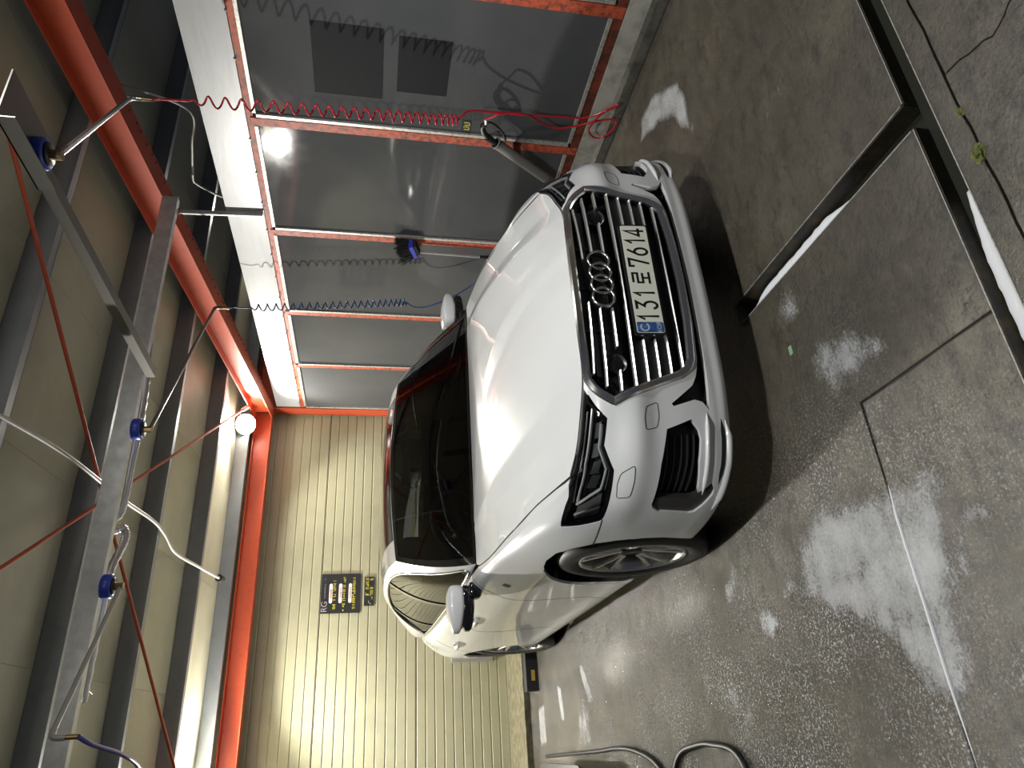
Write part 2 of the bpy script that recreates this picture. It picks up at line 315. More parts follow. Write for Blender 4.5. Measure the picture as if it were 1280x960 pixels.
# drain trench
dr = empty('drain_trench', (1.55, 1.19, -.05), label='narrow T-shaped drain trench with rusty steel lips cut into the concrete', cat='drain')
def dpart(mb, nm, m): o = mb.build(nm, m, dr); o.location = (-1.55, -1.19, .05); return o
dpart(MB().box((-4, 1.1545, -.07), (3.56, 1.1585, -.003)).box((-4, 1.2255, -.07), (1.508, 1.2295, -.003)).box((1.608, 1.2255, -.07), (3.56, 1.2295, -.003)).box((1.5095, 1.2295, -.09), (1.5135, 2.308, -.003)).box((1.6025, 1.2295, -.09), (1.6065, 2.308, -.003)).box((1.51, 2.304, -.09), (1.606, 2.3085, -.003)), 'channel_wall', M_['trench'])
for x0, x1, y0, y1 in ((-4, 3.56, 1.152, 1.1555), (-4, 1.505, 1.2285, 1.232), (1.611, 3.56, 1.2285, 1.232), (1.5055, 1.5095, 1.24, 2.31), (1.6065, 1.610, 1.24, 2.31)):
    dpart(MB().box((x0, y0, -.02), (x1, y1, .0015)), 'lip', M_['strip'])
dpart(MB().box((-4, 1.158, -.075), (3.56, 1.226, -.048)).box((1.5135, 1.2295, -.12), (1.6025, 2.304, -.075)), 'water', M_['water'])
def foam_bar(name, path, w, h, label):
    P = spline(path, 10); m = len(P); mb = MB(); V = []
    for i, p in enumerate(P):
        d = Vector(P[min(i+1, m-1)])-Vector(P[max(i-1, 0)]); s = Vector((d.y, -d.x, 0)).normalized(); e = min(1, .35+3.2*min(i, m-1-i)/m)*random.uniform(.94, 1.05)
        for k in range(9):
            a = PI*k/8; V.append(Vector(p)+s*math.cos(a)*w/2*e+Vector((0, 0, 1))*math.sin(a)*h*e)
    F = [(i*9+k, i*9+k+1, (i+1)*9+k+1, (i+1)*9+k) for i in range(m-1) for k in range(8)]+[(0, 8, 7, 6, 5, 4, 3, 2, 1), tuple((m-1)*9+k for k in range(9))]
    mb.add(V, F, True); o = mb.build(name, M_['foam'], label=label, cat='foam'); recalc(o); return o
foam_bar('soap_foam', [(1.24, 1.190, -.049), (1.0, 1.191, -.049), (.8, 1.189, -.049), (.4, 1.19, -.049), (-.2, 1.19, -.049)], .062, .030, 'long white strip of soap foam floating in the cross drain channel')
foam_bar('soap_foam', [(1.556, 1.56, -.076), (1.558, 1.8, -.076), (1.556, 2.05, -.076), (1.558, 2.285, -.076)], .082, .045, 'short thick white foam filling the end of the side drain channel')
foam_bar('soap_foam', [(.62, 1.766, -.009), (.45, 1.767, -.009), (.2, 1.765, -.009), (-.15, 1.766, -.009)], .012, .014, 'thin white bead of foam lying along a slab joint')
for (x, y, s, lb) in ((1.275, 1.09, .026, 'larger'), (1.42, 1.09, .013, 'smaller')):
    bm = bmesh.new(); bmesh.ops.create_icosphere(bm, subdivisions=3, radius=s)
    for v in bm.verts: v.co = Vector((v.co.x*random.uniform(.6, 1.5), v.co.y*random.uniform(.5, 1.1), v.co.z*random.uniform(.3, .7)))
    o = MB().bm(bm).build('moss_tuft', M_['moss'], label=lb+' green moss tuft growing in the cracked slab joint', cat='moss'); o.location = (x, y, -.002)

# ------------------------------------------------------------------ back wall : ribbed cream sandwich panels
SL = .0876
def zraf(y): return 2.65+SL*(7.6-y)          # underside of the rafters
def zroof(y): return zraf(y)+.33
wb = empty('wall_back', (0, 7.88, 0), kind='structure')
def ribbed(x0, x1, z0, z1, pitch):
    """sheet in the XZ plane facing -Y with raised flat ribs"""
    prof = []; n = max(1, round((z1-z0)/pitch)); p = (z1-z0)/n
    for i in range(n):
        a = z0+i*p; prof += [(a, .006), (a+.007, .006), (a+.012, 0), (a+p-.005, 0)]
    prof.append((z1, .006)); V = [(x, q, z) for x in (x0, x1) for z, q in prof]; m = len(prof)
    V += [(x, .05, z) for x in (x0, x1) for z in (z0, z1)]
    F = [(i, m+i, m+i+1, i+1) for i in range(m-1)]+[(2*m, 2*m+1, 2*m+3, 2*m+2), (m-1, 2*m-1, 2*m+3, 2*m+1), (m, 0, 2*m, 2*m+2)]
    return MB().add(V, F)
for (x0, x1) in ((-4, 1.0), (1.0, 6.0)):
    for (z0, z1) in ((.065, 1.008), (1.014, 2.010), (2.016, 3.02)):
        ribbed(-4, 6, z0, z1, .0975).build('wall_panel', M_['cream'], wb) if x0 < 0 else None
MB().box((-4, .02, .06), (6, .09, 3.02)).build('wall_core', M_['joint'], wb)
MB().box((-4, -.012, .045), (6, .02, .065)).build('base_flashing', M_['strip'], wb)
lg = MB().box((-4, 7.10, -.15), (3.56, 8.0, .06), .006).build('trim_1', M_['ledge'], kind='structure')
# ------------------------------------------------------------------ roof : panels, purlins, rafter, eave beam, braces
ce = empty('ceiling', (0, 0, 0), kind='structure')
def slope_box(x0, x1, y0, y1, a, b):
    V = [(x, y, zroof(y)+d) for x in (x0, x1) for y in (y0, y1) for d in (a, b)]
    return V, [(0,1,3,2),(4,6,7,5),(0,4,5,1),(2,3,7,6),(0,2,6,4),(1,5,7,3)]
V, F = slope_box(0, .9985, -.9, 8.1, 0, .06); rp = MB().add(V, F)
for yy in (): pass
rpm = rp.mesh('roof_panel', M_['roofcream'])
for i in range(11): o = link('roof_panel', rpm, ce); o.location = (-4.5+i, 0, 0)
V, F = slope_box(-4.5, 6.5, -.9, 8.1, .03, .09); MB().add(V, F).build('roof_skin', M_['roofcream'], ce)
PUR = [1.30, 2.34, 3.38, 4.42, 5.44, 6.50, 7.50]
for i, y0 in enumerate(PUR):
    zt = zroof(y0)-.003; h = .128; t = .004; nm = ['over the front edge of the bay', 'above the swivel plate', 'crossing between swivel plate and galvanised rail', 'right behind the galvanised rail', 'crossing above the end of the silver sleeve', 'crossed by the capped end of the conduit', 'next to the red eave beam'][i]
    o = MB().box((-4.5, 0, -h), (6.4, t, 0)).box((-4.5, t, -h), (6.4, .062, -h+t)).box((-4.5, t, -.007), (6.4, .055, -.003)).box((-4.5, .058, -h), (6.4, .062, -h+.018)).build('roof_purlin', M_['purlin'], label='grey steel roof purlin '+nm, cat='purlin', group='roof purlins'); o.location = (0, y0, zt)
def ibeam(name, p, q, w, h, tf, tw, m, **kw):
    p, q = Vector(p), Vector(q); d = (q-p).normalized(); s = d.cross(Vector((0, 0, 1))).normalized(); u = s.cross(d); e = empty(name, p, **kw)
    z = Vector(); L = q-p
    for nm, c, ww, hh in (('bottom_flange', u*(tf/2), w, tf), ('web', u*(h/2), tw, h-2*tf), ('top_flange', u*(h-tf/2), w, tf)): MB().obox(z+c, L+c, ww, hh, u).build(nm, m, e)
    return e
raf = ibeam('steel_rafter', (3.509, -.6, zraf(-.6)), (3.509, 7.62, zraf(7.62)), .156, .196, .011, .008, M_['red'], label='sloping red steel I-beam rafter above the grey partition', cat='beam')
bolt = MB().lathe([(0, -.005), (.007, -.005), (.007, 0)], n=8).mesh('bolt_hole', M_['joint'])
for i in range(46):
    y = 3.4+i*.088+random.uniform(-.02, .02); o = link('bolt_hole', bolt, raf); o.location = (random.choice((.032, .045, .05)), y+.6, (zraf(y)-zraf(-.6))-.0005)
eav = ibeam('eave_beam', (-4, 7.70, 2.657), (6.4, 7.70, 2.657), .14, .185, .011, .008, M_['red'], label='red steel eave beam running along the top of the cream wall', cat='beam')
col = empty('corner_column', (3.67, 7.74, 0), label='red steel corner column between grey partition and cream wall', cat='column')
MB().box((-.10, -.085, 0), (.10, -.075, 2.64)).box((-.10, .075, 0), (.10, .085, 2.64)).build('flange', M_['red'], col); MB().box((-.095, -.075, 0), (-.085, .075, 2.64)).build('web', M_['red'], col); MB().box((-.12, -.10, 2.64), (.11, .10, 2.655)).build('cap_plate', M_['red'], col)
def rod(name, p, q, r, m, **kw):
    e = empty(name, p, **kw); p, q = Vector(p), Vector(q); L = q-p; d = L.normalized(); MB().tube([(0, 0, 0), L], r, 10).build('rod', m, e)
    MB().tube([L-d*.30, L-d*.16], r*1.9, 8).build('turnbuckle', M_['galv'], e); return e
rod('brace_rod', (-.75, 1.37, 3.39), (3.45, 7.33, 2.848), .011, M_['red'], label='red steel brace rod tied to the corner near the lamp', cat='brace')
rod('brace_rod', (3.47, 1.72, 3.325), (-.911, 7.55, 2.80), .011, M_['red'], label='red steel brace rod running down past the purple hose', cat='brace')
# ------------------------------------------------------------------ galvanised rail, swivel booms, hoses
RY, RZ = 4.00, 2.862
rail = empty('boom_rail', (-4, RY, RZ), label='galvanised steel channel rail hung below the red rafter', cat='rail')
MB().box((0, 0, 0), (7.43, .004, .10)).box((0, .004, 0), (7.43, .05, .004)).box((0, .004, .096), (7.43, .05, .1)).build('channel', M_['galv'], rail)
for x in (1.0, 4.05, 5.4, 6.9): MB().box((x, .006, .02), (x+.05, .10, .05)).build('bracket', M_['galv'], rail)
bt = empty('boom_bracket', (2.12, 2.2, 2.855), label='dark square steel tube carrying a swivel plate ahead of the rail', cat='bracket')
MB().obox((0, 0, -.03), (-.03, 1.83, -.03), .055, .05).build('tube', M_['dsteel'], bt); MB().box((-.13, -.22, -.062), (.10, .14, -.056)).build('plate', M_['dsteel'], bt); MB().box((-.13, -.22, -.12), (-.125, .14, -.056)).build('side_plate', M_['dsteel'], bt)
def boom(loc, end, pm, label, nm='swivel_boom'):
    x, y, z = loc; e = empty(nm, loc, label=label, cat='boom', group='swivel booms'); E = Vector(end)-Vector(loc)
    MB().lathe([(.02, 0), (.058, 0), (.062, -.008), (.062, -.042), (.056, -.05), (.02, -.05)], n=28).build('swivel', M_['blue'], e); MB().lathe([(.0, -.05), (.046, -.05), (.046, -.058), (0, -.058)], n=24).build('rim_washer', M_['black'], e)
    MB().lathe([(0, -.056), (.02, -.056), (.02, -.10), (0, -.10)], n=8, smooth=False).build('elbow', M_['brass'], e)
    a = Vector((0, 0, -.088)); MB().tube([a, E], .0115, 12).build('pipe', pm, e)
    d = (E-a).normalized(); MB().tube(spline([E-d*.02, E+d*.012+Vector((0, 0, -.006)), E+d*.02+Vector((0, 0, -.03)), E+d*.02+Vector((0, 0, -.06))], 4), .014, 10).build('end_elbow', pm, e)
    MB().tube([E+d*.02+Vector((0, 0, -.055)), E+d*.02+Vector((0, 0, -.11))], .011, 10).build('crimp', M_['brass'], e)
    return Vector(loc)+E+d*.02+Vector((0, 0, -.11))
e1 = boom((2.075, 2.235, 2.793), (3.20, 2.972, 2.85), M_['steel'], 'blue swivel with polished steel boom pipe holding the red coil hose')
e2 = boom((1.722, 4.02, 2.862), (3.27, 5.13, 2.808), M_['dsteel'], 'blue swivel with dark boom pipe holding the blue coil hose')
e3 = boom((.842, 4.03, 2.862), (.150, 3.66, 2.822), M_['grayconduit'], 'blue swivel with grey boom pipe leading to a purple hose')
def hose(name, segs, m, **kw):
    e = empty(name, segs[0][1][0], **kw); o = Vector(segs[0][1][0])
    for nm, path, r in segs: MB().tube([Vector(p)-o for p in path], r, 8).build(nm, m, e)
    return e
hose('red_coil_hose', [('lead', [tuple(e1)]+spline([(3.22, 2.975, 2.701), (3.235, 2.982, 2.575), (3.235, 2.98, 2.558)], 6), .0065), ('coil', helix((3.235, 2.98, 2.558), (3.36, 3.047, 1.072), 24, .030, 14, 1.45), .0058), ('tail', spline([(3.36, 3.047, 1.072), (3.38, 3.022, 1.043), (3.42, 3.016, 0.994), (3.46, 3.042, 0.853), (3.5, 3.071, 0.617), (3.53, 3.086, 0.389), (3.53, 3.077, 0.259), (3.52, 3.024, 0.169), (3.51, 2.924, 0.076), (3.5, 2.94, 0.086), (3.49, 2.978, 0.147), (3.5, 3.09, 0.192), (3.51, 3.167, 0.189), (3.51, 3.21, 0.128), (3.5, 3.158, 0.063), (3.495, 3.066, 0.039), (3.5, 3.038, 0.067), (3.51, 3.072, 0.169), (3.52, 3.137, 0.284), (3.52, 3.17, 0.409), (3.5, 3.117, 0.529), (3.48, 3.054, 0.622), (3.44, 3.016, 0.733), (3.42, 3.02, 0.821), (3.43, 3.044, 0.839), (3.454, 3.098, 0.884)], 7), .0065)], M_['redhose'], label='red coiled hose hanging from the steel boom to the wash gun', cat='hose')
hose('blue_coil_hose', [('lead', [tuple(e2)]+spline([(3.28, 5.116, 2.673), (3.29, 5.134, 2.565), (3.29, 5.132, 2.546)], 6), .006), ('coil', helix((3.29, 5.132, 2.546), (3.3, 4.949, 1.278), 23, .028, 14, 1.3), .0055), ('tail', spline([(3.3, 4.949, 1.278), (3.3, 5.015, 1.208), (3.31, 5.008, 1.095), (3.33, 4.915, 0.935), (3.36, 4.818, 0.811), (3.4, 4.737, 0.687), (3.45, 4.702, 0.421)], 7), .0055)], M_['bluehose'], label='blue coiled hose hanging from the dark boom beside the partition', cat='hose')
hose('purple_hose', [('lead', spline([tuple(e3), (.10, 3.75, 2.68), (.06, 4.1, 2.655), (.0, 4.6, 2.70), (-.12, 5.2, 2.80), (-.3, 5.7, 2.86)], 8), .011)], M_['violet'], label='purple hose running off the end of the grey boom', cat='hose')

# sleeve, conduits
sl = MB(); P0 = spline([(2.62, 4.13, 2.93), (2.26, 4.15, 2.90), (1.94, 4.17, 2.885), (1.58, 4.17, 2.885), (1.30, 4.19, 2.895), (1.22, 4.16, 2.93), (1.19, 4.24, 2.95), (1.23, 4.32, 2.91), (1.15, 4.30, 2.885), (.95, 4.17, 2.885), (.7, 4.13, 2.88), (.3, 4.12, 2.88)], 14)
sl.tube(P0, [.022+.002*math.sin(i*1.9) for i in range(len(P0))], 12).build('hose_sleeve', M_['conduit'], label='silver corrugated sleeve looped along the galvanised rail', cat='sleeve')
c1 = empty('cable_conduit', (1.5, 3.3, zroof(3.3)-.17), label='thin grey cable conduit with a black end cap crossing under the purlins', cat='conduit'); o_ = Vector(c1.location)
cp = spline([(1.47, 3.2, zroof(3.2)-.15), (1.50, 3.85, zroof(3.85)-.195), (1.49, 4.60, zroof(4.6)-.208), (1.545, 5.25, zroof(5.25)-.16), (1.52, 5.52, zroof(5.52)-.152), (1.455, 5.80, zroof(5.8)-.15), (1.48, 6.40, zroof(6.4)-.152), (1.51, 6.98, zroof(6.98)-.155)], 10)
MB().tube([Vector(p)-o_ for p in cp], .0125, 10).build('pipe', M_['grayconduit'], c1); MB().tube([Vector((1.51, 6.97, zroof(6.97)-.155))-o_, Vector((1.512, 7.05, zroof(7.05)-.158))-o_], .034, 12).build('end_cap', M_['black'], c1)
MB().tube(spline([(3.8, 3.41, 3.216), (3.8, 3.46, 3.0)]+[(3.8, 3.593, 2.751), (3.8, 3.878, 2.798), (3.8, 4.211, 2.86), (3.8, 4.275, 2.845), (3.8, 4.321, 2.798), (3.8, 4.388, 2.703), (3.8, 4.421, 2.611)], 6), .008, 8).build('thin_pipe', M_['grayconduit'], label='thin pipe dropping behind the white fascia beside the rafter', cat='pipe')
for (a, b, lb) in (((.40, 4.056, 2.90), (.36, 4.40, 2.935), 'purple hose'), ((.72, 4.056, 2.925), (.66, 4.40, 2.95), 'third blue swivel')):
    MB().tube([a, b], .004, 6).build('cable_tie', M_['black'], label='black cable tie end sticking out by the '+lb, cat='cable tie')
# ------------------------------------------------------------------ flood lamps and added fill lamps
def lamp(loc, aim, W, colr, label):
    e = empty('flood_lamp', loc, label=label, cat='lamp', group='flood lamps'); d = (Vector(aim)-Vector(loc)).normalized(); R = d.to_track_quat('Z', 'Y').to_matrix().to_4x4()
    MB().lathe([(0, -.06), (.03, -.06), (.06, -.05), (.112, 0), (.12, .012), (.112, .012)], R, 24).build('housing', M_['dsteel'], e)
    MB().lathe([(.112, .010), (.09, .045), (.05, .066), (.002, .074)], R, 24).build('glowing_lens', M_['lens'], e)
    MB().obox(R @ Vector((0, 0, -.06)), R @ Vector((0, 0, -.06))+Vector((0, .04, .14)), .02, .006, (1, 0, 0)).build('bracket', M_['dsteel'], e)
    ld = bpy.data.lights.new('flood_light', 'SPOT'); ld.energy = W*4; ld.color = colr; ld.shadow_soft_size = .055; ld.spot_size = math.radians(172 if loc[1] > 5 else 114); ld.spot_blend = .35 if loc[1] > 5 else .6
    lo = bpy.data.objects.new('flood_light', ld); COL.objects.link(lo); lo.parent = e; lo.location = d*.10; lo.rotation_euler = d.to_track_quat('-Z', 'Y').to_euler()
    return e
for (loc, aim, W, c), lb in zip(LAMPS, ('bright flood lamp beside the red corner column', 'bright flood lamp on the eave beam over open floor', 'unseen fill lamp added under the front roof edge over open floor', 'unseen fill lamp added under the front roof edge by the partition', 'unseen lamp added behind the grey partition to light the roof there')): lamp(loc, aim, W, c, lb)
# ------------------------------------------------------------------ right partition : grey panels in a red frame on a kerb
wr = empty('wall_right', (3.587, 0, 0), kind='structure'); X0 = 3.587
def wpart(mb, nm, m): o = mb.build(nm, m, wr); o.location = (-X0, 0, 0); return o
POST = [(1.28, 1.35), (2.340, 2.412), (3.383, 3.447), (4.472, 4.533), (5.613, 5.668), (6.620, 6.672)]
edges = POST+[(7.652, 7.66)]
for (a, b), (c, d) in zip(edges[:-1], edges[1:]):
    wpart(MB().box((X0, b-.004, .27), (X0+.012, c-.012, 2.30)), 'wall_panel', M_['panel'])
    wpart(MB().box((X0-.016, c-.038, .275), (X0+.004, c-.014, 2.29), .002), 'edge_strip', M_['strip'])
    wpart(MB().box((X0-.010, b+.002, 2.288), (X0+.004, c-.04, 2.312), .002), 'top_strip', M_['strip'])
    wpart(MB().box((X0-.010, b+.002, .258), (X0+.004, c-.04, .282), .002), 'bottom_strip', M_['strip'])
for (c, d) in POST: wpart(MB().box((X0-.006, c, .20), (X0+.05, d, 2.33), .003), 'post', M_['rail_red'])
wpart(MB().box((X0+.002, 1.28, 2.312), (X0+.05, 7.655, 2.352)), 'top_rail', M_['rail_red']); wpart(MB().box((X0-.004, 1.28, .20), (X0+.05, 7.655, .257)), 'bottom_rail', M_['dark_red'])
wpart(MB().box((X0+.051, 1.28, .20), (X0+.06, 7.65, 2.35)), 'backing', M_['joint'])
for i in range(34): y = 2.5+i*.152; wpart(MB().box((X0-.011, y, 2.350), (X0-.004, y+.012, 2.362)), 'rivet', M_['dsteel']) if i % 2 else None
fa = empty('fascia_strip', (X0, 4.4, 2.35), label='white sheet metal fascia strip above the grey partition panels', cat='fascia')
for y0, y1 in ((1.0, 4.25), (4.254, 7.64)): o = MB().box((X0-.004, y0, 2.355), (X0+.002, y1, 2.617)).build('sheet', M_['fascia'], fa); o.location = (-X0, -4.4, -2.35)
o = MB().box((X0+.003, 1.0, 2.36), (X0+.04, 7.64, 2.40)).box((X0+.003, 1.0, 2.585), (X0+.04, 7.64, 2.61)).build('backing_rail', M_['purlin'], fa); o.location = (-X0, -4.4, -2.35)
st_ = empty('hanging_strap', (3.575, 4.30, 2.36), label='galvanised steel angle strap fixed over the white fascia', cat='strap')
MB().obox((0, 0, 0), (0, .03, .575), .05, .005, (1, 0, 0)).build('face', M_['galv'], st_); MB().obox((-.018, -.026, 0), (-.018, .004, .575), .005, .034, (1, 0, 0)).build('leg', M_['galv'], st_)
kb = MB(); poly = [(3.60, -.15), (3.577, -.15), (3.577, .195), (3.72, .20), (3.72, -.15)]
kb.prism(poly, Matrix(((1, 0, 0, 0), (0, 0, -1, 7.66), (0, 1, 0, 0), (0, 0, 0, 1))), 8.66); ko = kb.build('baseboard_right', M_['kerb'], kind='structure'); recalc(ko)
kf = MB().prism([(3.5765, -.15), (3.546, -.15), (3.546, .006), (3.556, .055), (3.5765, .078)], Matrix(((1, 0, 0, 0), (0, 0, -1, 7.66), (0, 1, 0, 0), (0, 0, 0, 1))), 8.66).build('kerb_foot', M_['kerbfoot'], ko); recalc(kf)
MB().box((3.530, -1, -.02), (3.544, 7.1, .0015)).build('joint_strip', M_['joint'], ko)
for (y0, y1, z0, z1, lb) in ((2.655, 3.138, 1.519, 1.921, 'larger dark grey film square stuck on the first panel'), (2.686, 3.070, 1.131, 1.434, 'smaller dark grey film square stuck below the larger one')):
    MB().box((X0-.0022, y0, z0), (X0-.0002, y1, z1)).build('film_square', M_['square'], label=lb, cat='film')
s_ = empty('hook_label', (X0-.001, 3.295, .978), label='tiny black sticker with yellow print above the wash gun', cat='sticker'); MB().box((-.0025, -.055, -.03), (0, .045, .03)).build('sheet', M_['signblack'], s_)
for yy, m in ((-.04, 'yellow'), (-.005, 'yellow')): MB().box((-.0032, yy, -.022), (-.0026, yy+.006, .018)).box((-.0032, yy, -.022), (-.0026, yy+.028, -.016)).box((-.0032, yy+.02, -.018), (-.0026, yy+.027, .012)).build('print', M_[m], s_)
# ------------------------------------------------------------------ notice boards on the back wall
YW = 7.878
def blockrow(mb, x0, x1, z, h, y, n):
    w = (x1-x0)/n
    for i in range(n):
        if random.random() < .12: continue
        a = x0+i*w; g = w*.86; t = h*.17
        for k in range(random.choice((2, 3, 3))):
            if random.random() < .5: zz = z+random.uniform(0, h-t); mb.box((a, y-.0012, zz), (a+g, y-.0002, zz+t))
            else: xx = a+random.uniform(0, g-t); mb.box((xx, y-.0012, z), (xx+t, y-.0002, z+h))
nb = empty('notice_board', (1.515, YW, 1.60), label='square black notice with three rows of yellow print and white pills', cat='sign')
MB().box((-.205, -.006, .005), (.205, 0, .415)).build('board', M_['signblack'], nb)
mb = MB()
for x0, x1, z in ((-.165, .145, .262), (-.185, .175, .163), (-.165, .165, .060)): blockrow(mb, x0, x1, z, .030, -.006, 17)
mb.build('yellow_lettering', M_['yellow'], nb, kind='stuff')
for i, z in enumerate((.297, .198, .097)):
    pl = [(-.085+.017*math.cos(a), .017*math.sin(a)) for a in np.linspace(PI/2, 3*PI/2, 9)]+[(.085+.017*math.cos(a), .017*math.sin(a)) for a in np.linspace(-PI/2, PI/2, 9)]
    p_ = MB().prism(pl, Matrix(((1, 0, 0, 0), (0, 0, -1, -.0062), (0, 1, 0, z+.017), (0, 0, 0, 1))), .001).build('pill', M_['pill'], nb); recalc(p_)
    q = MB(); blockrow(q, -.055, .06, z+.007, .018, -.0073, 9); q.build('pill_lettering', M_['redprint' if i < 2 else 'greyprint'], p_, kind='stuff')
WM = lambda x, z, y=-.0065: Matrix(((1, 0, 0, x), (0, 0, -1, y), (0, 1, 0, z), (0, 0, 0, 1)))
text_mesh('RG', .085, 'logo_lettering', M_['greyprint'], nb, WM(-.135, .375)); q = MB(); blockrow(q, -.05, .17, .368, .012, -.006, 22); q.build('small_lettering', M_['greyprint'], nb, kind='stuff')
nb2 = empty('notice_strip', (1.53, YW, 1.462), label='small black notice strip with two rows of yellow print', cat='sign'); MB().box((-.152, -.006, 0), (.152, 0, .105)).build('board', M_['signblack'], nb2)
mb = MB(); blockrow(mb, -.045, .145, .058, .033, -.006, 6); blockrow(mb, -.085, .145, .012, .033, -.006, 7); mb.build('yellow_lettering', M_['yellow'], nb2, kind='stuff')
q = MB().tube([(-.135, -.0065, .03), (-.12, -.0065, .055), (-.105, -.0065, .06), (-.10, -.0065, .05)], .002, 6); q.build('corner_mark', M_['greyprint'], nb2)
vf = empty('vent_frame', (.96, YW, .21), label='grey metal frame low on the cream wall behind the car', cat='vent'); MB().box((-.19, -.03, 0), (-.14, 0, .44), .004).build('frame', M_['ventgrey'], vf); MB().box((.14, -.03, 0), (.19, 0, .44), .004).build('frame', M_['ventgrey'], vf); MB().box((-.14, -.03, 0), (.14, 0, .05), .004).build('frame', M_['ventgrey'], vf); MB().box((-.14, -.03, .39), (.14, 0, .44), .004).build('frame', M_['ventgrey'], vf); MB().box((-.14, -.012, .05), (.14, -.002, .39)).build('mesh_panel', M_['purlin'], vf)
# ------------------------------------------------------------------ things on the floor
ws = empty('wheel_stop', (.72, 6.75, 0), label='black rubber wheel stop with yellow mark behind the car', cat='wheel stop')
w_ = MB().prism([(-.085, 0), (.085, 0), (.07, .105), (-.06, .105)], Matrix(((0, 0, 1, -.33), (1, 0, 0, 0), (0, 1, 0, 0), (0, 0, 0, 1))), .66).build('body', M_['rubber'], ws); recalc(w_)
MB().add([(-.245, -.083, .03), (-.155, -.083, .03), (-.155, -.0755, .062), (-.245, -.0755, .062)], [(0, 1, 2, 3)]).build('reflector', M_['yellowmark'], ws)
tb = empty('plastic_tub', (-.41, 5.25, 0), label='low black plastic tub with grey lining near the cream wall', cat='tub')
def tub_ring(hx, hy, z, r=.07):
    return [(cx+r*math.cos(t), cy+r*math.sin(t), z) for cx, cy, s0 in ((hx-r, hy-r, 0), (r-hx, hy-r, PI/2), (r-hx, r-hy, PI), (hx-r, r-hy, 1.5*PI)) for t in np.linspace(s0, s0+PI/2, 6)]
def tub_mesh(rings, closed):
    V = [q for r_ in rings for q in r_]; n = 24
    return MB().add(V, [(i*n+k, i*n+(k+1) % n, (i+1)*n+(k+1) % n, (i+1)*n+k) for i in range(len(rings)-1) for k in range(n)]+[tuple(range(n))[::-1]]+([tuple((len(rings)-1)*n+k for k in range(n))] if closed else []), False)
recalc(tub_mesh([tub_ring(.20, .50, 0), tub_ring(.235, .55, .215), tub_ring(.255, .57, .215), tub_ring(.255, .57, .23), tub_ring(.225, .54, .23), tub_ring(.195, .49, .02)], True).build('shell', M_['black'], tb)); tub_mesh([tub_ring(.193, .488, .022), tub_ring(.219, .532, .205)], False).build('lining', M_['greybin'], tb)
MB().tube(spline([(-.13, 6.5, .014), (-.115, 6.0, .014), (-.09, 5.0, .014), (-.075, 4.6, .014), (-.085, 4.3, .014), (-.13, 4.02, .014), (-.20, 3.88, .014), (-.30, 3.9, .014), (-.30, 3.7, .014), (-.18, 3.72, .014), (-.10, 3.62, .014), (-.07, 3.45, .014), (-.065, 3.25, .014), (-.12, 3.0, .014), (-.4, 2.9, .014)], 10), .0125, 10).build('rubber_hose', M_['blackhose'], label='black rubber hose looping on the wet floor beside the tub', cat='hose')
MB().box((-.018, -.01, 0), (.018, .01, .003), .001).build('tape_scrap', M_['green'], label='scrap of green tape on the wet floor before the car', cat='scrap').location = (1.226, 2.029, 0.0005)
# ================================================================== the car
CAR_LOC, CAR_TH = (1.6098, 3.0497, 0), 0.0085
car = empty('car', CAR_LOC, CAR_TH-PI/2, label='white sedan parked facing out of the wash bay', cat='car')
M_['paint'] = mat('white_car_paint', (.74, .745, .73), .30, spec=.5, coat=1.0, coat_rough=.025)
M_['chrome'] = mat('chrome', (.82, .82, .80), .22, 1.0); M_['slat'] = mat('bright_slat', (.80, .80, .77), .30, .85); M_['satin'] = mat('satin_chrome', (.60, .60, .58), .22, 1.0); M_['smoke'] = mat('grey_reflector', (.30, .29, .27), .25, .6)
M_['gloss'] = mat('gloss_black', (.008, .008, .009), .08, coat=.6); M_['matte'] = mat('matte_black', (.006, .006, .006), .6); M_['dark'] = mat('dark_grey_plastic', (.022, .022, .022), .45); M_['trimgrey'] = mat('grey_bumper_trim', (.045, .043, .04), .35)
M_['wsglass'] = glass('windscreen_glass', (.12, .135, .13)); M_['sideglass'] = glass('tinted_side_glass', (.03, .035, .03), 1.9); M_['lensglass'] = glass('headlight_lens', (.86, .87, .88), 1.35); M_['roofglass'] = mat('roof_glass', (.006, .006, .007), .04, spec=.8)
M_['tyre'] = mat('tyre_rubber', (.016, .016, .016), .55, bump=(180, .15, .002)); M_['alloy'] = mat('alloy_silver', (.62, .62, .60), .24, .9); M_['rimdark'] = mat('rim_dark', (.05, .05, .05), .35, .6); M_['disc'] = mat('brake_disc', (.30, .29, .28), .35, .9)
M_['gap'] = mat('panel_gap', (.012, .012, .012), .8); M_['plate'] = mat('plate_white', (.90, .90, .76), .45); M_['plateblue'] = mat('plate_blue', (.02, .07, .26), .35, noise=(40, .5, (.10, .22, .45), 3)); M_['ink'] = mat('plate_ink', (.006, .006, .006), .5); M_['holo'] = mat('plate_hologram', (.55, .62, .70), .3)
M_['seat'] = mat('dark_seat', (.03, .03, .03), .6); M_['dash'] = mat('dashboard', (.02, .02, .02), .5); M_['drl'] = mat('light_guide', (.80, .80, .78), .22, .3)
M_['mirrorglass'] = mat('mirror_glass', (.6, .62, .64), .03, 1.0); M_['taillamp'] = mat('red_lamp', (.25, .01, .01), .2)
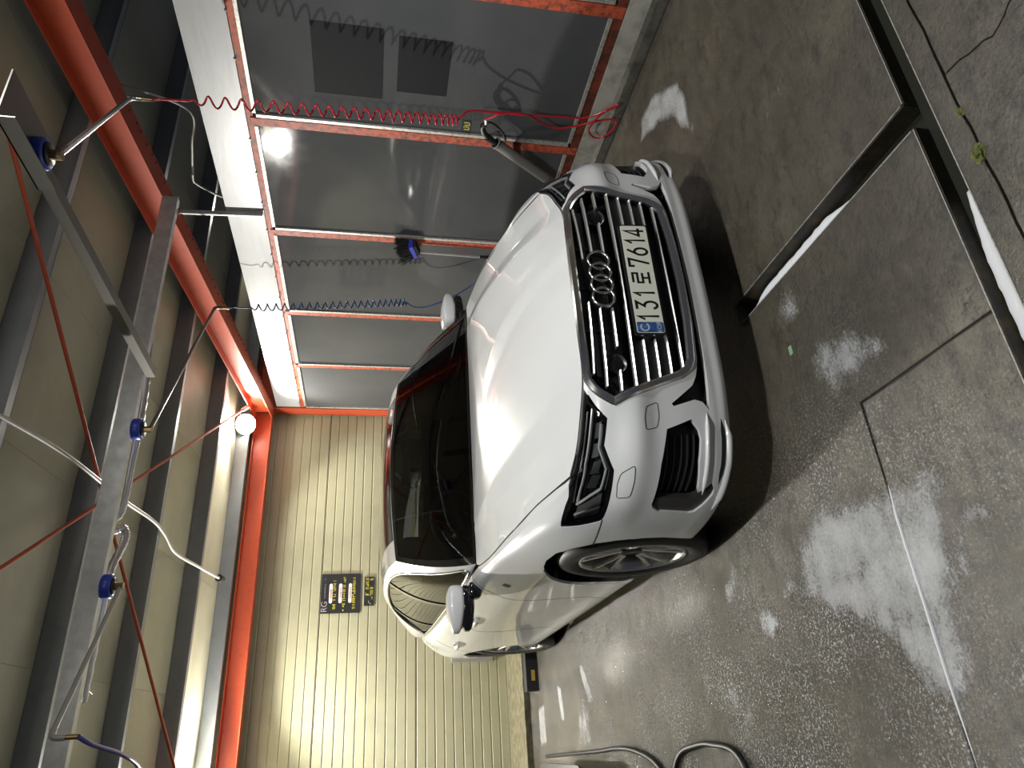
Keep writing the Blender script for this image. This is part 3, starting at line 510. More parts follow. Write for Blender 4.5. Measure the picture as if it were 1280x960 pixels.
def cr(P,t):
    """Catmull-Rom through rows of P (n,...) at float index t (array)"""
    P=np.asarray(P,float); n=len(P); t=np.asarray(t,float); tail=P.shape[1:]
    Q=P.reshape(n,-1); Q=np.concatenate([2*Q[:1]-Q[1:2],Q,2*Q[-1:]-Q[-2:-1]],0)
    t=np.clip(t,0,n-1-1e-9); i=np.floor(t).astype(int); f=(t-i)[...,None]
    a,b,c,d=Q[i],Q[i+1],Q[i+2],Q[i+3]
    r=b+.5*f*(c-a+f*(2*a-5*b+4*c-d+f*(3*(b-c)+d-a)))
    return r.reshape(t.shape+tail)
# ---- lower body net: stations (front centre -> rear centre, y>=0) x 10 rows (bottom -> top edge)
def st(*r): return [list(q) for q in r]
NET=[
 st((.80,0,.165),(.878,0,.205),(.884,0,.255),(.885,0,.295),(.882,0,.38),(.874,0,.48),(.866,0,.56),(.860,0,.64),(.855,0,.70),(.848,0,.755)),
 st((.795,.2,.165),(.875,.2,.205),(.881,.2,.255),(.882,.2,.295),(.878,.2,.38),(.870,.2,.48),(.862,.2,.56),(.854,.2,.64),(.846,.2,.70),(.834,.2,.75)),
 st((.78,.4,.165),(.866,.4,.205),(.872,.4,.255),(.873,.4,.295),(.869,.4,.38),(.860,.4,.48),(.850,.4,.56),(.838,.4,.64),(.815,.4,.69),(.783,.395,.733)),
 st((.755,.53,.165),(.848,.53,.205),(.856,.53,.255),(.855,.53,.295),(.849,.53,.38),(.840,.53,.48),(.830,.53,.56),(.814,.53,.635),(.775,.53,.69),(.712,.52,.735)),
 st((.72,.65,.165),(.815,.65,.205),(.826,.655,.255),(.824,.655,.295),(.815,.655,.38),(.803,.655,.48),(.788,.655,.56),(.752,.65,.635),(.705,.645,.69),(.64,.635,.742)),
 st((.67,.75,.165),(.755,.76,.205),(.768,.765,.255),(.764,.765,.295),(.752,.765,.38),(.735,.765,.48),(.712,.762,.56),(.672,.752,.64),(.622,.742,.70),(.56,.715,.755)),
 st((.57,.83,.17),(.645,.85,.21),(.66,.855,.255),(.655,.855,.30),(.64,.855,.39),(.62,.853,.485),(.59,.848,.565),(.55,.835,.655),(.492,.812,.735),(.44,.733,.795)),
 st((.40,.88,.175),(.455,.905,.215),(.465,.91,.26),(.46,.91,.31),(.45,.91,.40),(.43,.908,.495),(.405,.902,.58),(.37,.888,.68),(.33,.845,.785),(.29,.748,.838)),
 st((.20,.90,.18),(.22,.925,.22),(.22,.93,.265),(.22,.932,.32),(.22,.932,.41),(.21,.93,.51),(.20,.925,.60),(.18,.908,.71),(.15,.85,.822),(.13,.766,.868)),
 st((0,.90,.185),(0,.928,.225),(0,.934,.27),(0,.936,.33),(0,.938,.42),(0,.938,.53),(0,.934,.63),(0,.916,.74),(-.02,.862,.847),(-.04,.788,.905)),
 st((-.30,.90,.185),(-.30,.93,.228),(-.30,.936,.275),(-.30,.936,.34),(-.30,.938,.44),(-.30,.940,.55),(-.30,.938,.66),(-.30,.922,.77),(-.30,.868,.892),(-.31,.812,.945)),
 st((-.62,.90,.185),(-.62,.932,.23),(-.62,.938,.28),(-.62,.934,.345),(-.62,.936,.45),(-.62,.940,.57),(-.62,.940,.69),(-.62,.926,.80),(-.62,.868,.925),(-.62,.80,.972)),
 st((-1.0,.90,.185),(-1.0,.932,.23),(-1.0,.938,.28),(-1.0,.930,.35),(-1.0,.934,.46),(-1.0,.941,.58),(-1.0,.943,.70),(-1.0,.930,.81),(-1.0,.872,.935),(-1.0,.816,.985)),
 st((-1.5,.90,.185),(-1.5,.932,.23),(-1.5,.938,.28),(-1.5,.928,.35),(-1.5,.933,.46),(-1.5,.941,.58),(-1.5,.944,.71),(-1.5,.931,.82),(-1.5,.876,.945),(-1.5,.820,1.0)),
 st((-2.1,.90,.185),(-2.1,.932,.23),(-2.1,.938,.28),(-2.1,.930,.35),(-2.1,.935,.46),(-2.1,.942,.58),(-2.1,.945,.71),(-2.1,.932,.82),(-2.1,.872,.96),(-2.1,.812,1.018)),
 st((-2.55,.90,.185),(-2.55,.93,.23),(-2.55,.938,.28),(-2.55,.936,.35),(-2.55,.94,.46),(-2.55,.945,.58),(-2.55,.947,.71),(-2.55,.932,.83),(-2.55,.872,.975),(-2.55,.808,1.04)),
 st((-2.92,.90,.185),(-2.92,.925,.23),(-2.92,.932,.28),(-2.92,.936,.35),(-2.92,.94,.46),(-2.92,.944,.58),(-2.92,.944,.72),(-2.92,.925,.84),(-2.92,.862,.99),(-2.92,.786,1.055)),
 st((-3.35,.88,.20),(-3.35,.90,.24),(-3.35,.905,.29),(-3.35,.912,.36),(-3.35,.918,.47),(-3.35,.922,.59),(-3.35,.92,.73),(-3.35,.90,.85),(-3.35,.80,1.0),(-3.35,.73,1.062)),
 st((-3.7,.80,.22),(-3.7,.83,.26),(-3.7,.84,.31),(-3.7,.85,.38),(-3.7,.86,.48),(-3.7,.865,.6),(-3.7,.86,.74),(-3.7,.84,.86),(-3.7,.75,1.0),(-3.7,.66,1.06)),
 st((-3.9,.60,.24),(-3.93,.63,.28),(-3.94,.65,.33),(-3.95,.67,.39),(-3.96,.68,.49),(-3.96,.69,.61),(-3.95,.69,.75),(-3.94,.68,.87),(-3.92,.63,1.0),(-3.9,.56,1.05)),
 st((-3.98,.3,.24),(-4.02,.32,.28),(-4.04,.34,.33),(-4.05,.35,.39),(-4.06,.36,.49),(-4.06,.36,.61),(-4.04,.36,.75),(-4.02,.36,.87),(-4.0,.34,1.0),(-3.98,.3,1.05)),
 st((-3.99,0,.24),(-4.03,0,.28),(-4.05,0,.33),(-4.06,0,.39),(-4.07,0,.49),(-4.07,0,.61),(-4.05,0,.75),(-4.03,0,.87),(-4.01,0,1.0),(-3.99,0,1.05)),
]
NET=np.array(NET,float)
NET[3:7,6,0]+=.010; NET[3:7,6,1]+=np.array([0,.002,.006,.008]); NET[3:7,7,0]-=.006; NET[3:7,5,0]-=.003
_cr=NET[:,8]*.25+NET[:,9]*.75; _cr[5:13,1]+=.007; _cr[5:13,2]+=.007
NET=np.concatenate([NET[:,:9],_cr[:,None],NET[:,9:]],1)
def vm(v): return v if v<=8 else (8+(v-8)/.75 if v<=8.75 else 9+(v-8.75)*4)
# mirrored half so that Catmull-Rom is smooth at the centre
NF=np.concatenate([NET[:0:-1]*[1,-1,1],NET],0); NC=len(NET)-1
def S1(u,v):
    """u: station index (0 front centre, + = car left, - = car right), v row index 0..10; crease at v=9"""
    u=np.asarray(u,float); v=np.asarray(v,float); u,v=np.broadcast_arrays(u,v)
    cols=cr(NF,u+NC)                       # (...,10,3)
    sh=u.shape; C=cols.reshape(-1,11,3); vv=v.reshape(-1)
    out=np.empty((len(vv),3))
    lo=vv<=9
    def evl(C,t):
        n=C.shape[1]; t=np.clip(t,0,n-1-1e-9); i=np.floor(t).astype(int); f=(t-i)[:,None]; k=np.arange(len(t))
        def g(j):
            r=C[k,np.clip(j,0,n-1)]; r=np.where((j<0)[:,None],2*C[:,0]-C[:,1],r); return np.where((j>n-1)[:,None],2*C[:,-1]-C[:,-2],r)
        a,b,c,d=g(i-1),g(i),g(i+1),g(i+2)
        return b+.5*f*(c-a+f*(2*a-5*b+4*c-d+f*(3*(b-c)+d-a)))
    if lo.any(): out[lo]=evl(C[lo][:,:10],vv[lo])
    if (~lo).any():
        f=(vv[~lo]-9)[:,None]; out[~lo]=C[~lo][:,9]*(1-f)+C[~lo][:,10]*f
    return out.reshape(sh+(3,))
# ---- greenhouse side
GB=np.array([(-.588,.776,.972),(-.95,.814,.985),(-1.4,.820,.998),(-1.9,.816,1.013),(-2.35,.812,1.03),(-2.75,.80,1.048),(-3.15,.765,1.06),(-3.5,.70,1.062)])
GT=np.array([(-1.213,.60,1.359),(-1.42,.597,1.397),(-1.7,.592,1.414),(-2.05,.592,1.414),(-2.40,.592,1.395),(-2.75,.592,1.345),(-3.1,.60,1.25),(-3.45,.62,1.11)])
def S3(a,b,side=1):
    a=np.asarray(a,float); b=np.asarray(b,float)[...,None]
    B=cr(GB,a); T=cr(GT,a); P=B+(T-B)*b
    P=P+np.array([0,1,.2])*(.026+.006*np.clip(a,0,5))[...,None]*(4*b*(1-b))
    return P*[1,side,1]
# ---- hood
FE=np.array([(.848,0,.757),(.834,.2,.752),(.786,.39,.735),(.712,.52,.737),(.64,.635,.745),(.56,.715,.758)])
GAP=np.array([(.56,.715,.758),(.242,.752,.85),(-.183,.803,.927),(-.46,.805,.962),(-.56,.785,.975)])
def hood(c,t):
    """c -1..1 across, t 0 front..1 rear"""
    c=np.asarray(c,float); t=np.asarray(t,float); s=np.sign(c); k=np.abs(c)
    F=cr(FE,k*5)
    # rear edge: crease column k=.4 fans out to y=.60
    yr=np.interp(k,[0,.4,1],[0,.60,.785]); R=np.stack([-.53-.03*(yr/.785)**2,yr,.984-.009*(yr/.785)**2],-1)
    G=cr(GAP,t*4); G0=GAP[0]; G1=GAP[-1]
    L=F*(1-t)[...,None]+R*t[...,None]
    # side correction so that c=1 follows the gap line
    Ls=(G0*(1-t)[...,None]+G1*t[...,None])
    w=(k**1.5)[...,None]
    P=L+(G-Ls)*w
    # centre rise (profile bulge)
    g=1-(1-t)**1.9-t
    P[...,2]+=(R[...,2]-F[...,2])*g*(1-w[...,0])
    # creases
    P[...,2]+=.017*np.maximum(0,1-np.abs(k-.4)/.18)*np.clip(t*6,0,1)*np.clip((1-t)*3,0.25,1)
    P[...,2]+=.006*(1-k**2)*np.sin(np.pi*np.clip(t,0,1))
    P[...,1]*=np.where(s==0,1,s)
    return P
# ---- windshield / roof
def wind(c,t):
    c=np.asarray(c,float); t=np.asarray(t,float); k=1-c**2
    E=S3(np.zeros_like(t),t)
    P=np.stack([E[...,0],E[...,1]*c,E[...,2]],-1)
    P[...,0]+=k*(.055+.0*t)+k*.02*4*t*(1-t); P[...,2]+=k*(.012+.030*t)+k*.012*4*t*(1-t)
    return P
def roof(c,s):
    c=np.asarray(c,float); s=np.asarray(s,float); k=1-np.abs(c)**2.3
    T=cr(GT,s); P=np.stack([T[...,0]+.055*k*np.clip(1-s/3,0,1),T[...,1]*c,T[...,2]+.042*k],-1)
    return P

CEN = np.array([-1.2, 0, .55])
def fnormal(fn, A, B, e=.004):
    def d(a0, b0, a1, b1): return fn(a1, b1)-fn(a0, b0)
    n = np.cross(d(A-e, B, A+e, B), d(A, B-e, A, B+e)); P = fn(A, B); C = np.stack([np.clip(P[:, 0], -3.2, .2), np.zeros(len(P)), np.full(len(P), .55)], 1)
    n /= np.maximum(np.linalg.norm(n, axis=1), 1e-12)[:, None]; return np.where(((P-C)*n).sum(1)[:, None] < 0, -n, n)
def shell(name, fn, outer, m, parent, holes=(), step=(.2, .25), flange=.014, off=0., extra=(), bstep=None, flip=False, **kw):
    """trimmed piece of a surface: true curvature, own edge thickness"""
    bs = bstep or step; o2 = densify(outer, bs); h2 = [densify(h, bs) for h in holes]
    a = np.array(o2); lo, hi = a.min(0), a.max(0); gx, gy = np.meshgrid(np.arange(lo[0]+step[0]*.5, hi[0], step[0]), np.arange(lo[1]+step[1]*.5, hi[1], step[1]))
    P2, F = region(o2, h2, np.stack([gx.ravel(), gy.ravel()], 1), [densify(e, bs, False) for e in extra])
    N = fnormal(fn, P2[:, 0], P2[:, 1]); P = fn(P2[:, 0], P2[:, 1])+N*off
    fnn = np.cross(P[F[:, 1]]-P[F[:, 0]], P[F[:, 2]]-P[F[:, 0]]); k = (fnn*N[F].sum(1)).sum(1) < 0; F[k] = F[k][:, ::-1]
    V = [tuple(q) for q in P]; FF = [tuple(f) for f in F]; NN = [tuple(q) for q in N]
    if flange:
        mp = {}
        for p, q in rim_edges(F):
            for i in (p, q):
                if i not in mp: mp[i] = len(V); V += [tuple(P[i]), tuple(P[i]-N[i]*flange)]; NN += [(0, 0, 0)]*2
            FF.append((mp[q], mp[p], mp[p]+1, mp[q]+1))
    me = bpy.data.meshes.new(name); me.from_pydata(V, [], FF); me.materials.append(m); me.polygons.foreach_set('use_smooth', [True]*len(FF)); me.update(); me.normals_split_custom_set_from_vertices(NN)
    return link(name, me, parent, **kw)
def chaikin(p, n=1, closed=True):
    for _ in range(n):
        q = []; m = len(p)
        if not closed: q.append(p[0])
        for i in range(m if closed else m-1):
            a, b = np.array(p[i]), np.array(p[(i+1) % m]); q += [tuple(a*.75+b*.25), tuple(a*.25+b*.75)]
        if not closed: q.append(p[-1])
        p = q
    return p
def grow(poly, d):
    P = np.array(poly, float); n = len(P); ar = sum(P[i][0]*P[(i+1) % n][1]-P[(i+1) % n][0]*P[i][1] for i in range(n)); s = 1 if ar > 0 else -1; out = []
    for i in range(n):
        a = P[i]-P[i-1]; b = P[(i+1) % n]-P[i]; a = a/max(1e-9, np.linalg.norm(a)); b = b/max(1e-9, np.linalg.norm(b)); m = np.array([a[1]+b[1], -a[0]-b[0]])*s; m = m/max(.6, np.linalg.norm(m)); out.append(tuple(P[i]+m*d))
    return out
def sweep(name, fn, path, prof, m, parent, closed=False, off=0., step=.12, smooth=False, taper=False, **kw):
    """profile (side, height) swept along a path that lies on a surface"""
    q = np.array(densify(path, (step, step), closed)); N = fnormal(fn, q[:, 0], q[:, 1]); P = fn(q[:, 0], q[:, 1])+N*off; n = len(P)
    T = (np.roll(P, -1, 0)-np.roll(P, 1, 0)) if closed else np.gradient(P, axis=0); T /= np.linalg.norm(T, axis=1)[:, None]; S = np.cross(N, T); S /= np.linalg.norm(S, axis=1)[:, None]; N = np.cross(T, S)
    m_ = len(prof); V = []
    for i in range(n):
        e = 1. if not taper else min(1., .05+6*min(i, n-1-i)/n)
        V += [P[i]+S[i]*a*e+N[i]*b*e for a, b in prof]
    R = n if closed else n-1
    F = [(i*m_+k, i*m_+(k+1) % m_, ((i+1) % n)*m_+(k+1) % m_, ((i+1) % n)*m_+k) for i in range(R) for k in range(m_)]
    if not closed: F += [tuple(range(m_)), tuple((n-1)*m_+k for k in range(m_))[::-1]]
    o = MB().add(V, F, smooth).build(name, m, parent, **kw); return recalc(o)
def flat(w, h): return [(-w/2, -.004), (w/2, -.004), (w/2, h), (-w/2, h)]
def rounded(w, h): return [(w/2*math.cos(a), h*math.sin(a)) for a in np.linspace(0, PI, 7)]+[(-w/2, -.006), (w/2, -.006)]
mir = lambda poly: [(-a, b) for a, b in poly][::-1]
vmp = lambda poly: [(a, vm(b)) for a, b in poly]
# inverse lookup on S1
_gu, _gv = np.meshgrid(np.linspace(0, 21, 841), np.linspace(0, 10, 201), indexing='ij'); _gp = S1(_gu, _gv)
def inv(a, b, ia, ib, ulo=0, uhi=21):
    k = (_gu[:, 0] >= ulo) & (_gu[:, 0] <= uhi); G = _gp[k]; d = (G[..., ia]-a)**2+(G[..., ib]-b)**2; i, j = np.unravel_index(d.argmin(), d.shape); return float(_gu[k][i, j]), float(_gv[k][i, j])
def xfront(y, z): u, v = inv(abs(y), z, 1, 2, 0, 6); return float(S1(np.array(u), np.array(v))[0])
def arch(xc, r, ulo, uhi, zc=.350):
    out = []
    for a in np.linspace(-.62, PI+.62, 64):
        x, z = xc+r*math.cos(a), zc+r*math.sin(a)
        if z < .235: u, v = inv(x, .30, 0, 2, ulo, uhi); out.append((u, -.6 if z < .19 else .4))
        else: out.append(inv(x, z, 0, 2, ulo, uhi))
    return out
ARF, ARR = arch(0, .398, 6, 12), arch(-2.924, .398, 14.2, 18.5)
HL = vmp([(2.30, 9.05), (2.55, 8.62), (3.33, 7.42), (4.08, 7.51), (4.87, 6.85), (5.43, 6.77), (6.40, 6.63), (6.50, 6.68), (6.93, 7.72), (6.88, 7.80), (6.15, 8.27), (5.85, 8.39), (5.45, 8.72), (5.05, 9.05)])
GRI = [(-1.93, 9.55), (1.93, 9.55), (2.93, 7.0), (2.18, 4.0), (2.02, 3.66), (1.8, 3.45), (1.0, 3.28), (0, 3.22), (-1.0, 3.28), (-1.8, 3.45), (-2.02, 3.66), (-2.18, 4.0), (-2.93, 7.0)]
SLOT = [(0, 2.98), (1.0, 3.02), (1.8, 3.16), (2.2, 3.36), (2.5, 3.58), (3.05, 4.46), (3.13, 4.40), (2.95, 3.55), (3.02, 3.2), (3.27, 2.82), (2.6, 2.68), (1.2, 2.58), (0, 2.56)]
SLOT = SLOT+[(-a, b) for a, b in SLOT[::-1][1:-1]]
INT = [(3.78, 4.69), (3.52, 3.75), (3.83, 3.46), (4.11, 3.36), (4.79, 3.41), (5.70, 3.24), (5.42, 2.42), (5.63, 1.98), (5.80, 2.02), (6.33, 2.95), (6.36, 3.2), (6.24, 4.5), (6.12, 4.78), (5.99, 4.88), (4.78, 4.87)]
bump_outer = [(0, 0), (8.6, 0), (8.6, 5.5), (7.55, 6.25), (6.45, 6.64), (5.0, 7.3), (3.0, 10), (0, 10)]; bump_outer = bump_outer[1:-1]+[(-a, b) for a, b in bump_outer[1:-1]][::-1]
HLc = HL
bumper = shell('front_bumper', S1, bump_outer, M_['paint'], car, [GRI, SLOT, INT, mir(INT), HLc, mir(HLc), ARF, mir(ARF)], step=(.16, .2), bstep=(.1, .1), flange=.022)
for sgn, side in ((1, 'left'), (-1, 'right')):
    f = (lambda p: p) if sgn > 0 else mir
    fen = shell('fender', S1, f([(5.05, 10), (11.25, 10), (11.3, 6), (11.3, 0), (9.0, 0), (9.0, 4.0), (7.55, 6.25), (6.45, 6.64), (6.93, 7.72), (6.88, 7.80)]+vmp([(6.15, 8.27), (5.85, 8.39), (5.45, 8.72)])), M_['paint'], car, [f(ARF), f(HLc)], step=(.2, .25), bstep=(.1, .1))
    d1 = shell('front_door', S1, f([(11.3, 1.5), (13.42, 1.5), (13.45, 10), (11.25, 10), (11.3, 6)]), M_['paint'], car, step=(.2, .25), flange=.012)
    d2 = shell('rear_door', S1, f([(13.42, 1.5), (15.6, 1.5), (15.6, 4), (15.30, 8), (15.2, 10), (13.45, 10)]), M_['paint'], car, [f(ARR)], step=(.2, .25), bstep=(.1, .1), flange=.012)
    shell('sill', S1, f([(9.3, 0), (16.0, 0), (16.0, 1.5), (11.3, 1.5), (11.3, 0.02)]), M_['paint'], car, [f(ARF), f(ARR)], step=(.25, .25), bstep=(.1, .1), flange=.012)
    shell('quarter_panel', S1, f([(15.2, 10), (15.30, 8), (15.6, 4), (15.6, 1.5), (16.0, 1.5), (16.0, 0), (18.8, 0), (18.8, 10)]), M_['paint'], car, [f(ARR)], step=(.2, .25), bstep=(.1, .1))
    for nm, pth, pr_ in (('door_gap', [(11.3, 1.5), (11.3, 6), (11.25, 10)], d1), ('door_gap', [(13.42, 1.5), (13.45, 10)], d1), ('door_gap', [(15.6, 4.2), (15.30, 8), (15.2, 10)], d2), ('sill_gap', [(11.3, 1.5), (15.7, 1.5)], d1), ('hood_gap', [(5.05, 9.98), (11.2, 9.98)], fen), ('bumper_gap', [(6.45, 6.64), (7.55, 6.25)], fen)):
        sweep(nm, S1, f(pth) if sgn > 0 else [(-a, b) for a, b in pth], flat(.006 if nm == 'hood_gap' else .0045, .0006), M_['gap'], pr_, step=.1)
    # wheel-arch liner
    mb = MB(); an = np.linspace(-.25, PI+.25, 26)
    for xc in (0, -2.924):
        V = [(xc+.425*math.cos(a), sgn*y, .35+.425*math.sin(a)) for a in an for y in (.82, .58)]+[(xc, sgn*.58, .35)]; mb.add(V, [(2*i, 2*i+1, 2*i+3, 2*i+2) for i in range(25)]+[(2*i+1, 2*i+3, 52) for i in range(25)])
        mb2 = mb if xc == 0 else mb
        mb.build('arch_liner', M_['matte'], car); mb = MB()
    # headlight
    hl = empty('headlight'); hl.parent = car
    shell('lens', S1, f(HLc), M_['lensglass'], hl, step=(.2, .2), bstep=(.1, .1), flange=0, off=-.002)
    shell('housing', S1, f(grow(HLc, .06)), M_['gloss'], hl, step=(.2, .2), bstep=(.1, .1), flange=-.038, off=-.05)
    sw = lambda nm, p, pr_, m, off, **k: sweep(nm, S1, vmp(p) if sgn > 0 else [(-a, b) for a, b in vmp(p)], pr_, m, hl, off=off, step=.1, **k)
    sw('border', [(2.45, 8.90), (3.38, 7.52), (4.08, 7.60), (4.87, 6.95), (5.45, 6.86), (6.42, 6.74), (6.84, 7.72), (6.13, 8.18), (5.8, 8.31), (5.4, 8.62), (5.0, 8.93), (3.6, 8.95)], flat(.013, .004), M_['gloss'], -.010, closed=True)
    sw('light_guide', [(2.84, 8.50), (3.58, 8.57), (4.57, 8.54), (5.52, 8.22), (5.94, 8.02)], rounded(.009, .006), M_['drl'], -.016)
    sw('upper_trim', [(3.0, 8.76), (3.6, 8.80), (4.6, 8.78), (5.4, 8.5), (6.0, 8.14)], rounded(.006, .004), M_['satin'], -.012)
    sw('lower_guide', [(3.45, 7.88), (4.13, 7.91), (4.84, 7.28), (5.50, 7.24)], rounded(.010, .006), M_['drl'], -.016)
    sw('lower_trim', [(3.5, 7.72), (4.1, 7.73), (4.88, 7.08), (5.5, 7.04)], rounded(.006, .004), M_['satin'], -.012)
    sw('cross_trim', [(5.50, 7.24), (5.72, 7.60), (6.05, 7.95)], rounded(.010, .006), M_['drl'], -.016)
    shell('outer_reflector', S1, f([(5.66, 7.12), (6.40, 6.86), (6.66, 7.52), (6.16, 7.82)]), M_['smoke'], hl, step=(.2, .2), flange=.02, off=-.022)
    sw('outer_trim', [(6.12, 6.95), (6.48, 7.66)], rounded(.006, .006), M_['drl'], -.018)
    for (u0, v0) in ((3.6, 8.22), (4.2, 8.2), (4.8, 8.0), (5.3, 7.8)):
        u1 = vmp([(u0, v0)])[0]; shell('projector', S1, f([(u1[0]-.22, u1[1]-.28), (u1[0]+.22, u1[1]-.28), (u1[0]+.22, u1[1]+.28), (u1[0]-.22, u1[1]+.28)]), M_['dark'], hl, step=(.2, .2), flange=.012, off=-.034)
    # side air intake
    ia = empty('air_intake'); ia.parent = car
    shell('mesh_back', S1, f(grow(INT, .06)), M_['matte'], ia, step=(.2, .2), bstep=(.1, .1), flange=-.044, off=-.06)
    for k in range(5): v_ = 3.55+k*.26; sweep('fin', S1, [(sgn*3.95, v_), (sgn*5.85, v_)], flat(.006, .008), M_['dark'], ia, off=-.045, step=.15)
    shell('end_trim', S1, f([(5.84, 4.74), (5.93, 3.36), (5.5, 2.2), (5.63, 1.98), (5.80, 2.02), (6.33, 2.95), (6.36, 3.2), (6.24, 4.5), (6.12, 4.74)]), M_['trimgrey'], ia, step=(.1, .2), flange=.03, off=-.010)
    sweep('blade', S1, [(sgn*3.3, 3.02), (sgn*4.37, 3.05), (sgn*5.32, 3.02), (sgn*5.80, 2.98)], rounded(.018, .012), M_['paint'], bumper, step=.1, smooth=True, taper=True)
    sweep('lower_gap', S1, [(sgn*3.5, 1.75), (sgn*4.1, 1.62), (sgn*4.9, 1.62), (sgn*5.5, 1.75)], flat(.016, .001), M_['gap'], bumper, step=.1, taper=True)
    sweep('lower_lip', S1, [(sgn*3.55, 1.45), (sgn*4.1, 1.2), (sgn*4.9, 1.18), (sgn*5.6, 1.3), (sgn*6.3, 1.5)], rounded(.022, .016), M_['paint'], bumper, step=.1, smooth=True, taper=True)
    for nm, pl in (('tow_cover', [(3.14, 5.56), (3.00, 5.0), (3.40, 4.96), (3.72, 5.06), (3.80, 5.62), (3.45, 5.66)]), ('washer_cover', [(4.98, 6.56), (4.76, 6.06), (5.2, 5.99), (5.69, 6.03), (5.72, 6.51), (5.3, 6.62)])): sweep(nm, S1, f(chaikin(chaikin(densify(pl, (.3, .3)), 1), 1)), flat(.0028, .0005), M_['gap'], bumper, closed=True, step=.08)
    # greenhouse side
    g3 = lambda a, b, s=sgn: S3(a, b, s)
    DLO = chaikin([(.17, .03), (.36, .36), (.56, .70), (.98, .855), (1.91, .935), (3.0, .93), (3.75, .885), (4.12, .82), (4.32, .55), (4.56, .30), (5.0, .10), (4.7, .065), (3.9, .055), (2.2, .045), (.8, .03)], 1)
    shell('side_frame', g3, [(0, 0), (7, 0), (7, 1), (0, 1)], M_['paint'], car, [DLO], step=(.15, .06), bstep=(.05, .03), flange=.02)
    sweep('window_trim', g3, DLO, rounded(.016, .006), M_['satin'], car, closed=True, step=.05, smooth=True)
    for nm, pl in (('front_side_window', [(0, 0), (2.17, 0), (2.17, 1), (0, 1)]), ('rear_side_window', [(2.27, 0), (3.86, 0), (3.86, 1), (2.27, 1)]), ('quarter_window', [(3.93, 0), (6, 0), (6, 1), (3.93, 1)])):
        comp = [q for q in DLO if min(p[0] for p in pl) <= q[0] <= max(p[0] for p in pl)]
        lo_, hi_ = max(min(p[0] for p in pl), .17), min(max(p[0] for p in pl), 5.0)
        big = [(lo_, -.01), (hi_, -.01), (hi_, 1.0), (lo_, 1.0)]
        # clip the opening to the pane by sampling its height profile
        aa = np.linspace(lo_, hi_, 30); D = np.array(densify(DLO, (.02, .02))); up = []; dn = []
        for a_ in aa:
            k = np.abs(D[:, 0]-a_) < .035; b_ = D[k][:, 1]
            if len(b_) == 0: continue
            up.append((a_, b_.max()+.004)); dn.append((a_, b_.min()-.004))
        shell(nm, g3, dn+up[::-1], M_['sideglass'], car, step=(.15, .08), flange=0, off=-.008)
    for a_ in (2.22, 3.895): sweep('window_pillar', g3, [(a_-.0, .05), (a_, .5), (a_, .92 if a_ < 3 else .85)], flat(.045 if a_ < 3 else .03, .003), M_['gloss'], car, off=-.006, step=.05)
    # door handles
    for dr_, xh in ((d1, -1.49), (d2, -2.46)):
        u_, v_ = inv(xh, .865, 0, 2, 11, 16); c = S1(np.array(sgn*u_), np.array(v_)); bm = bmesh.new(); bmesh.ops.create_uvsphere(bm, u_segments=16, v_segments=10, radius=1)
        for v in bm.verts: v.co = Vector((v.co.x*.115, v.co.y*.016, v.co.z*.019))+Vector((c[0], c[1]+sgn*.026, c[2]))
        MB().bm(bm, True).build('door_handle', M_['paint'], dr_)
        bm = bmesh.new(); bmesh.ops.create_uvsphere(bm, u_segments=16, v_segments=8, radius=1)
        for v in bm.verts: v.co = Vector((v.co.x*.07, v.co.y*.010, v.co.z*.030))+Vector((c[0], c[1]+sgn*.001, c[2]))
        MB().bm(bm, True).build('handle_recess', M_['smoke'], dr_)
        MB().box((c[0]-.105, c[1]+sgn*.012-.014, c[2]-.010), (c[0]-.085, c[1]+sgn*.012+.014, c[2]+.010)).box((c[0]+.085, c[1]+sgn*.012-.014, c[2]-.010), (c[0]+.105, c[1]+sgn*.012+.014, c[2]+.010)).build('handle_post', M_['paint'], dr_)
    # door mirror
    mr = empty('door_mirror'); mr.parent = car
    def sup(c, h, e, m, nm, cut=None, par=None, tap=0):
        bm = bmesh.new(); bmesh.ops.create_uvsphere(bm, u_segments=28, v_segments=18, radius=1)
        for v in bm.verts:
            q = np.array(v.co); q = np.sign(q)*np.abs(q)**e; k = 1-tap*max(0, q[1]); v.co = Vector((c[0]+q[0]*h[0]*k, sgn*(c[1]+q[1]*h[1]), c[2]+q[2]*h[2]*k))
        o = MB().bm(bm, True).build(nm, m, par or mr); recalc(o); return o
    sup((-.855, .955, 1.052), (.085, .125, .050), .55, M_['paint'], 'shell', tap=.45); sup((-.858, .950, .992), (.080, .118, .038), .5, M_['gloss'], 'lower_cover', tap=.3); sup((-.80, .868, .955), (.055, .045, .038), .6, M_['gloss'], 'foot')
    MB().add([(-.943, sgn*y, z) for y, z in ((.86, 1.0), (1.04, 1.0), (1.05, 1.07), (.86, 1.09))], [(0, 1, 2, 3)]).build('glass', M_['mirrorglass'], mr)
# hood
hd = shell('hood', hood, [(-1, 0), (1, 0), (1, 1), (-1, 1)], M_['paint'], car, step=(.04, .04), bstep=(.04, .04), flange=.016, extra=[[(.4, 0), (.4, 1)], [(-.4, 0), (-.4, 1)]])
sweep('hood_gap', hood, [(-1, .004), (1, .004)], flat(.007, .0006), M_['gap'], hd, step=.04)
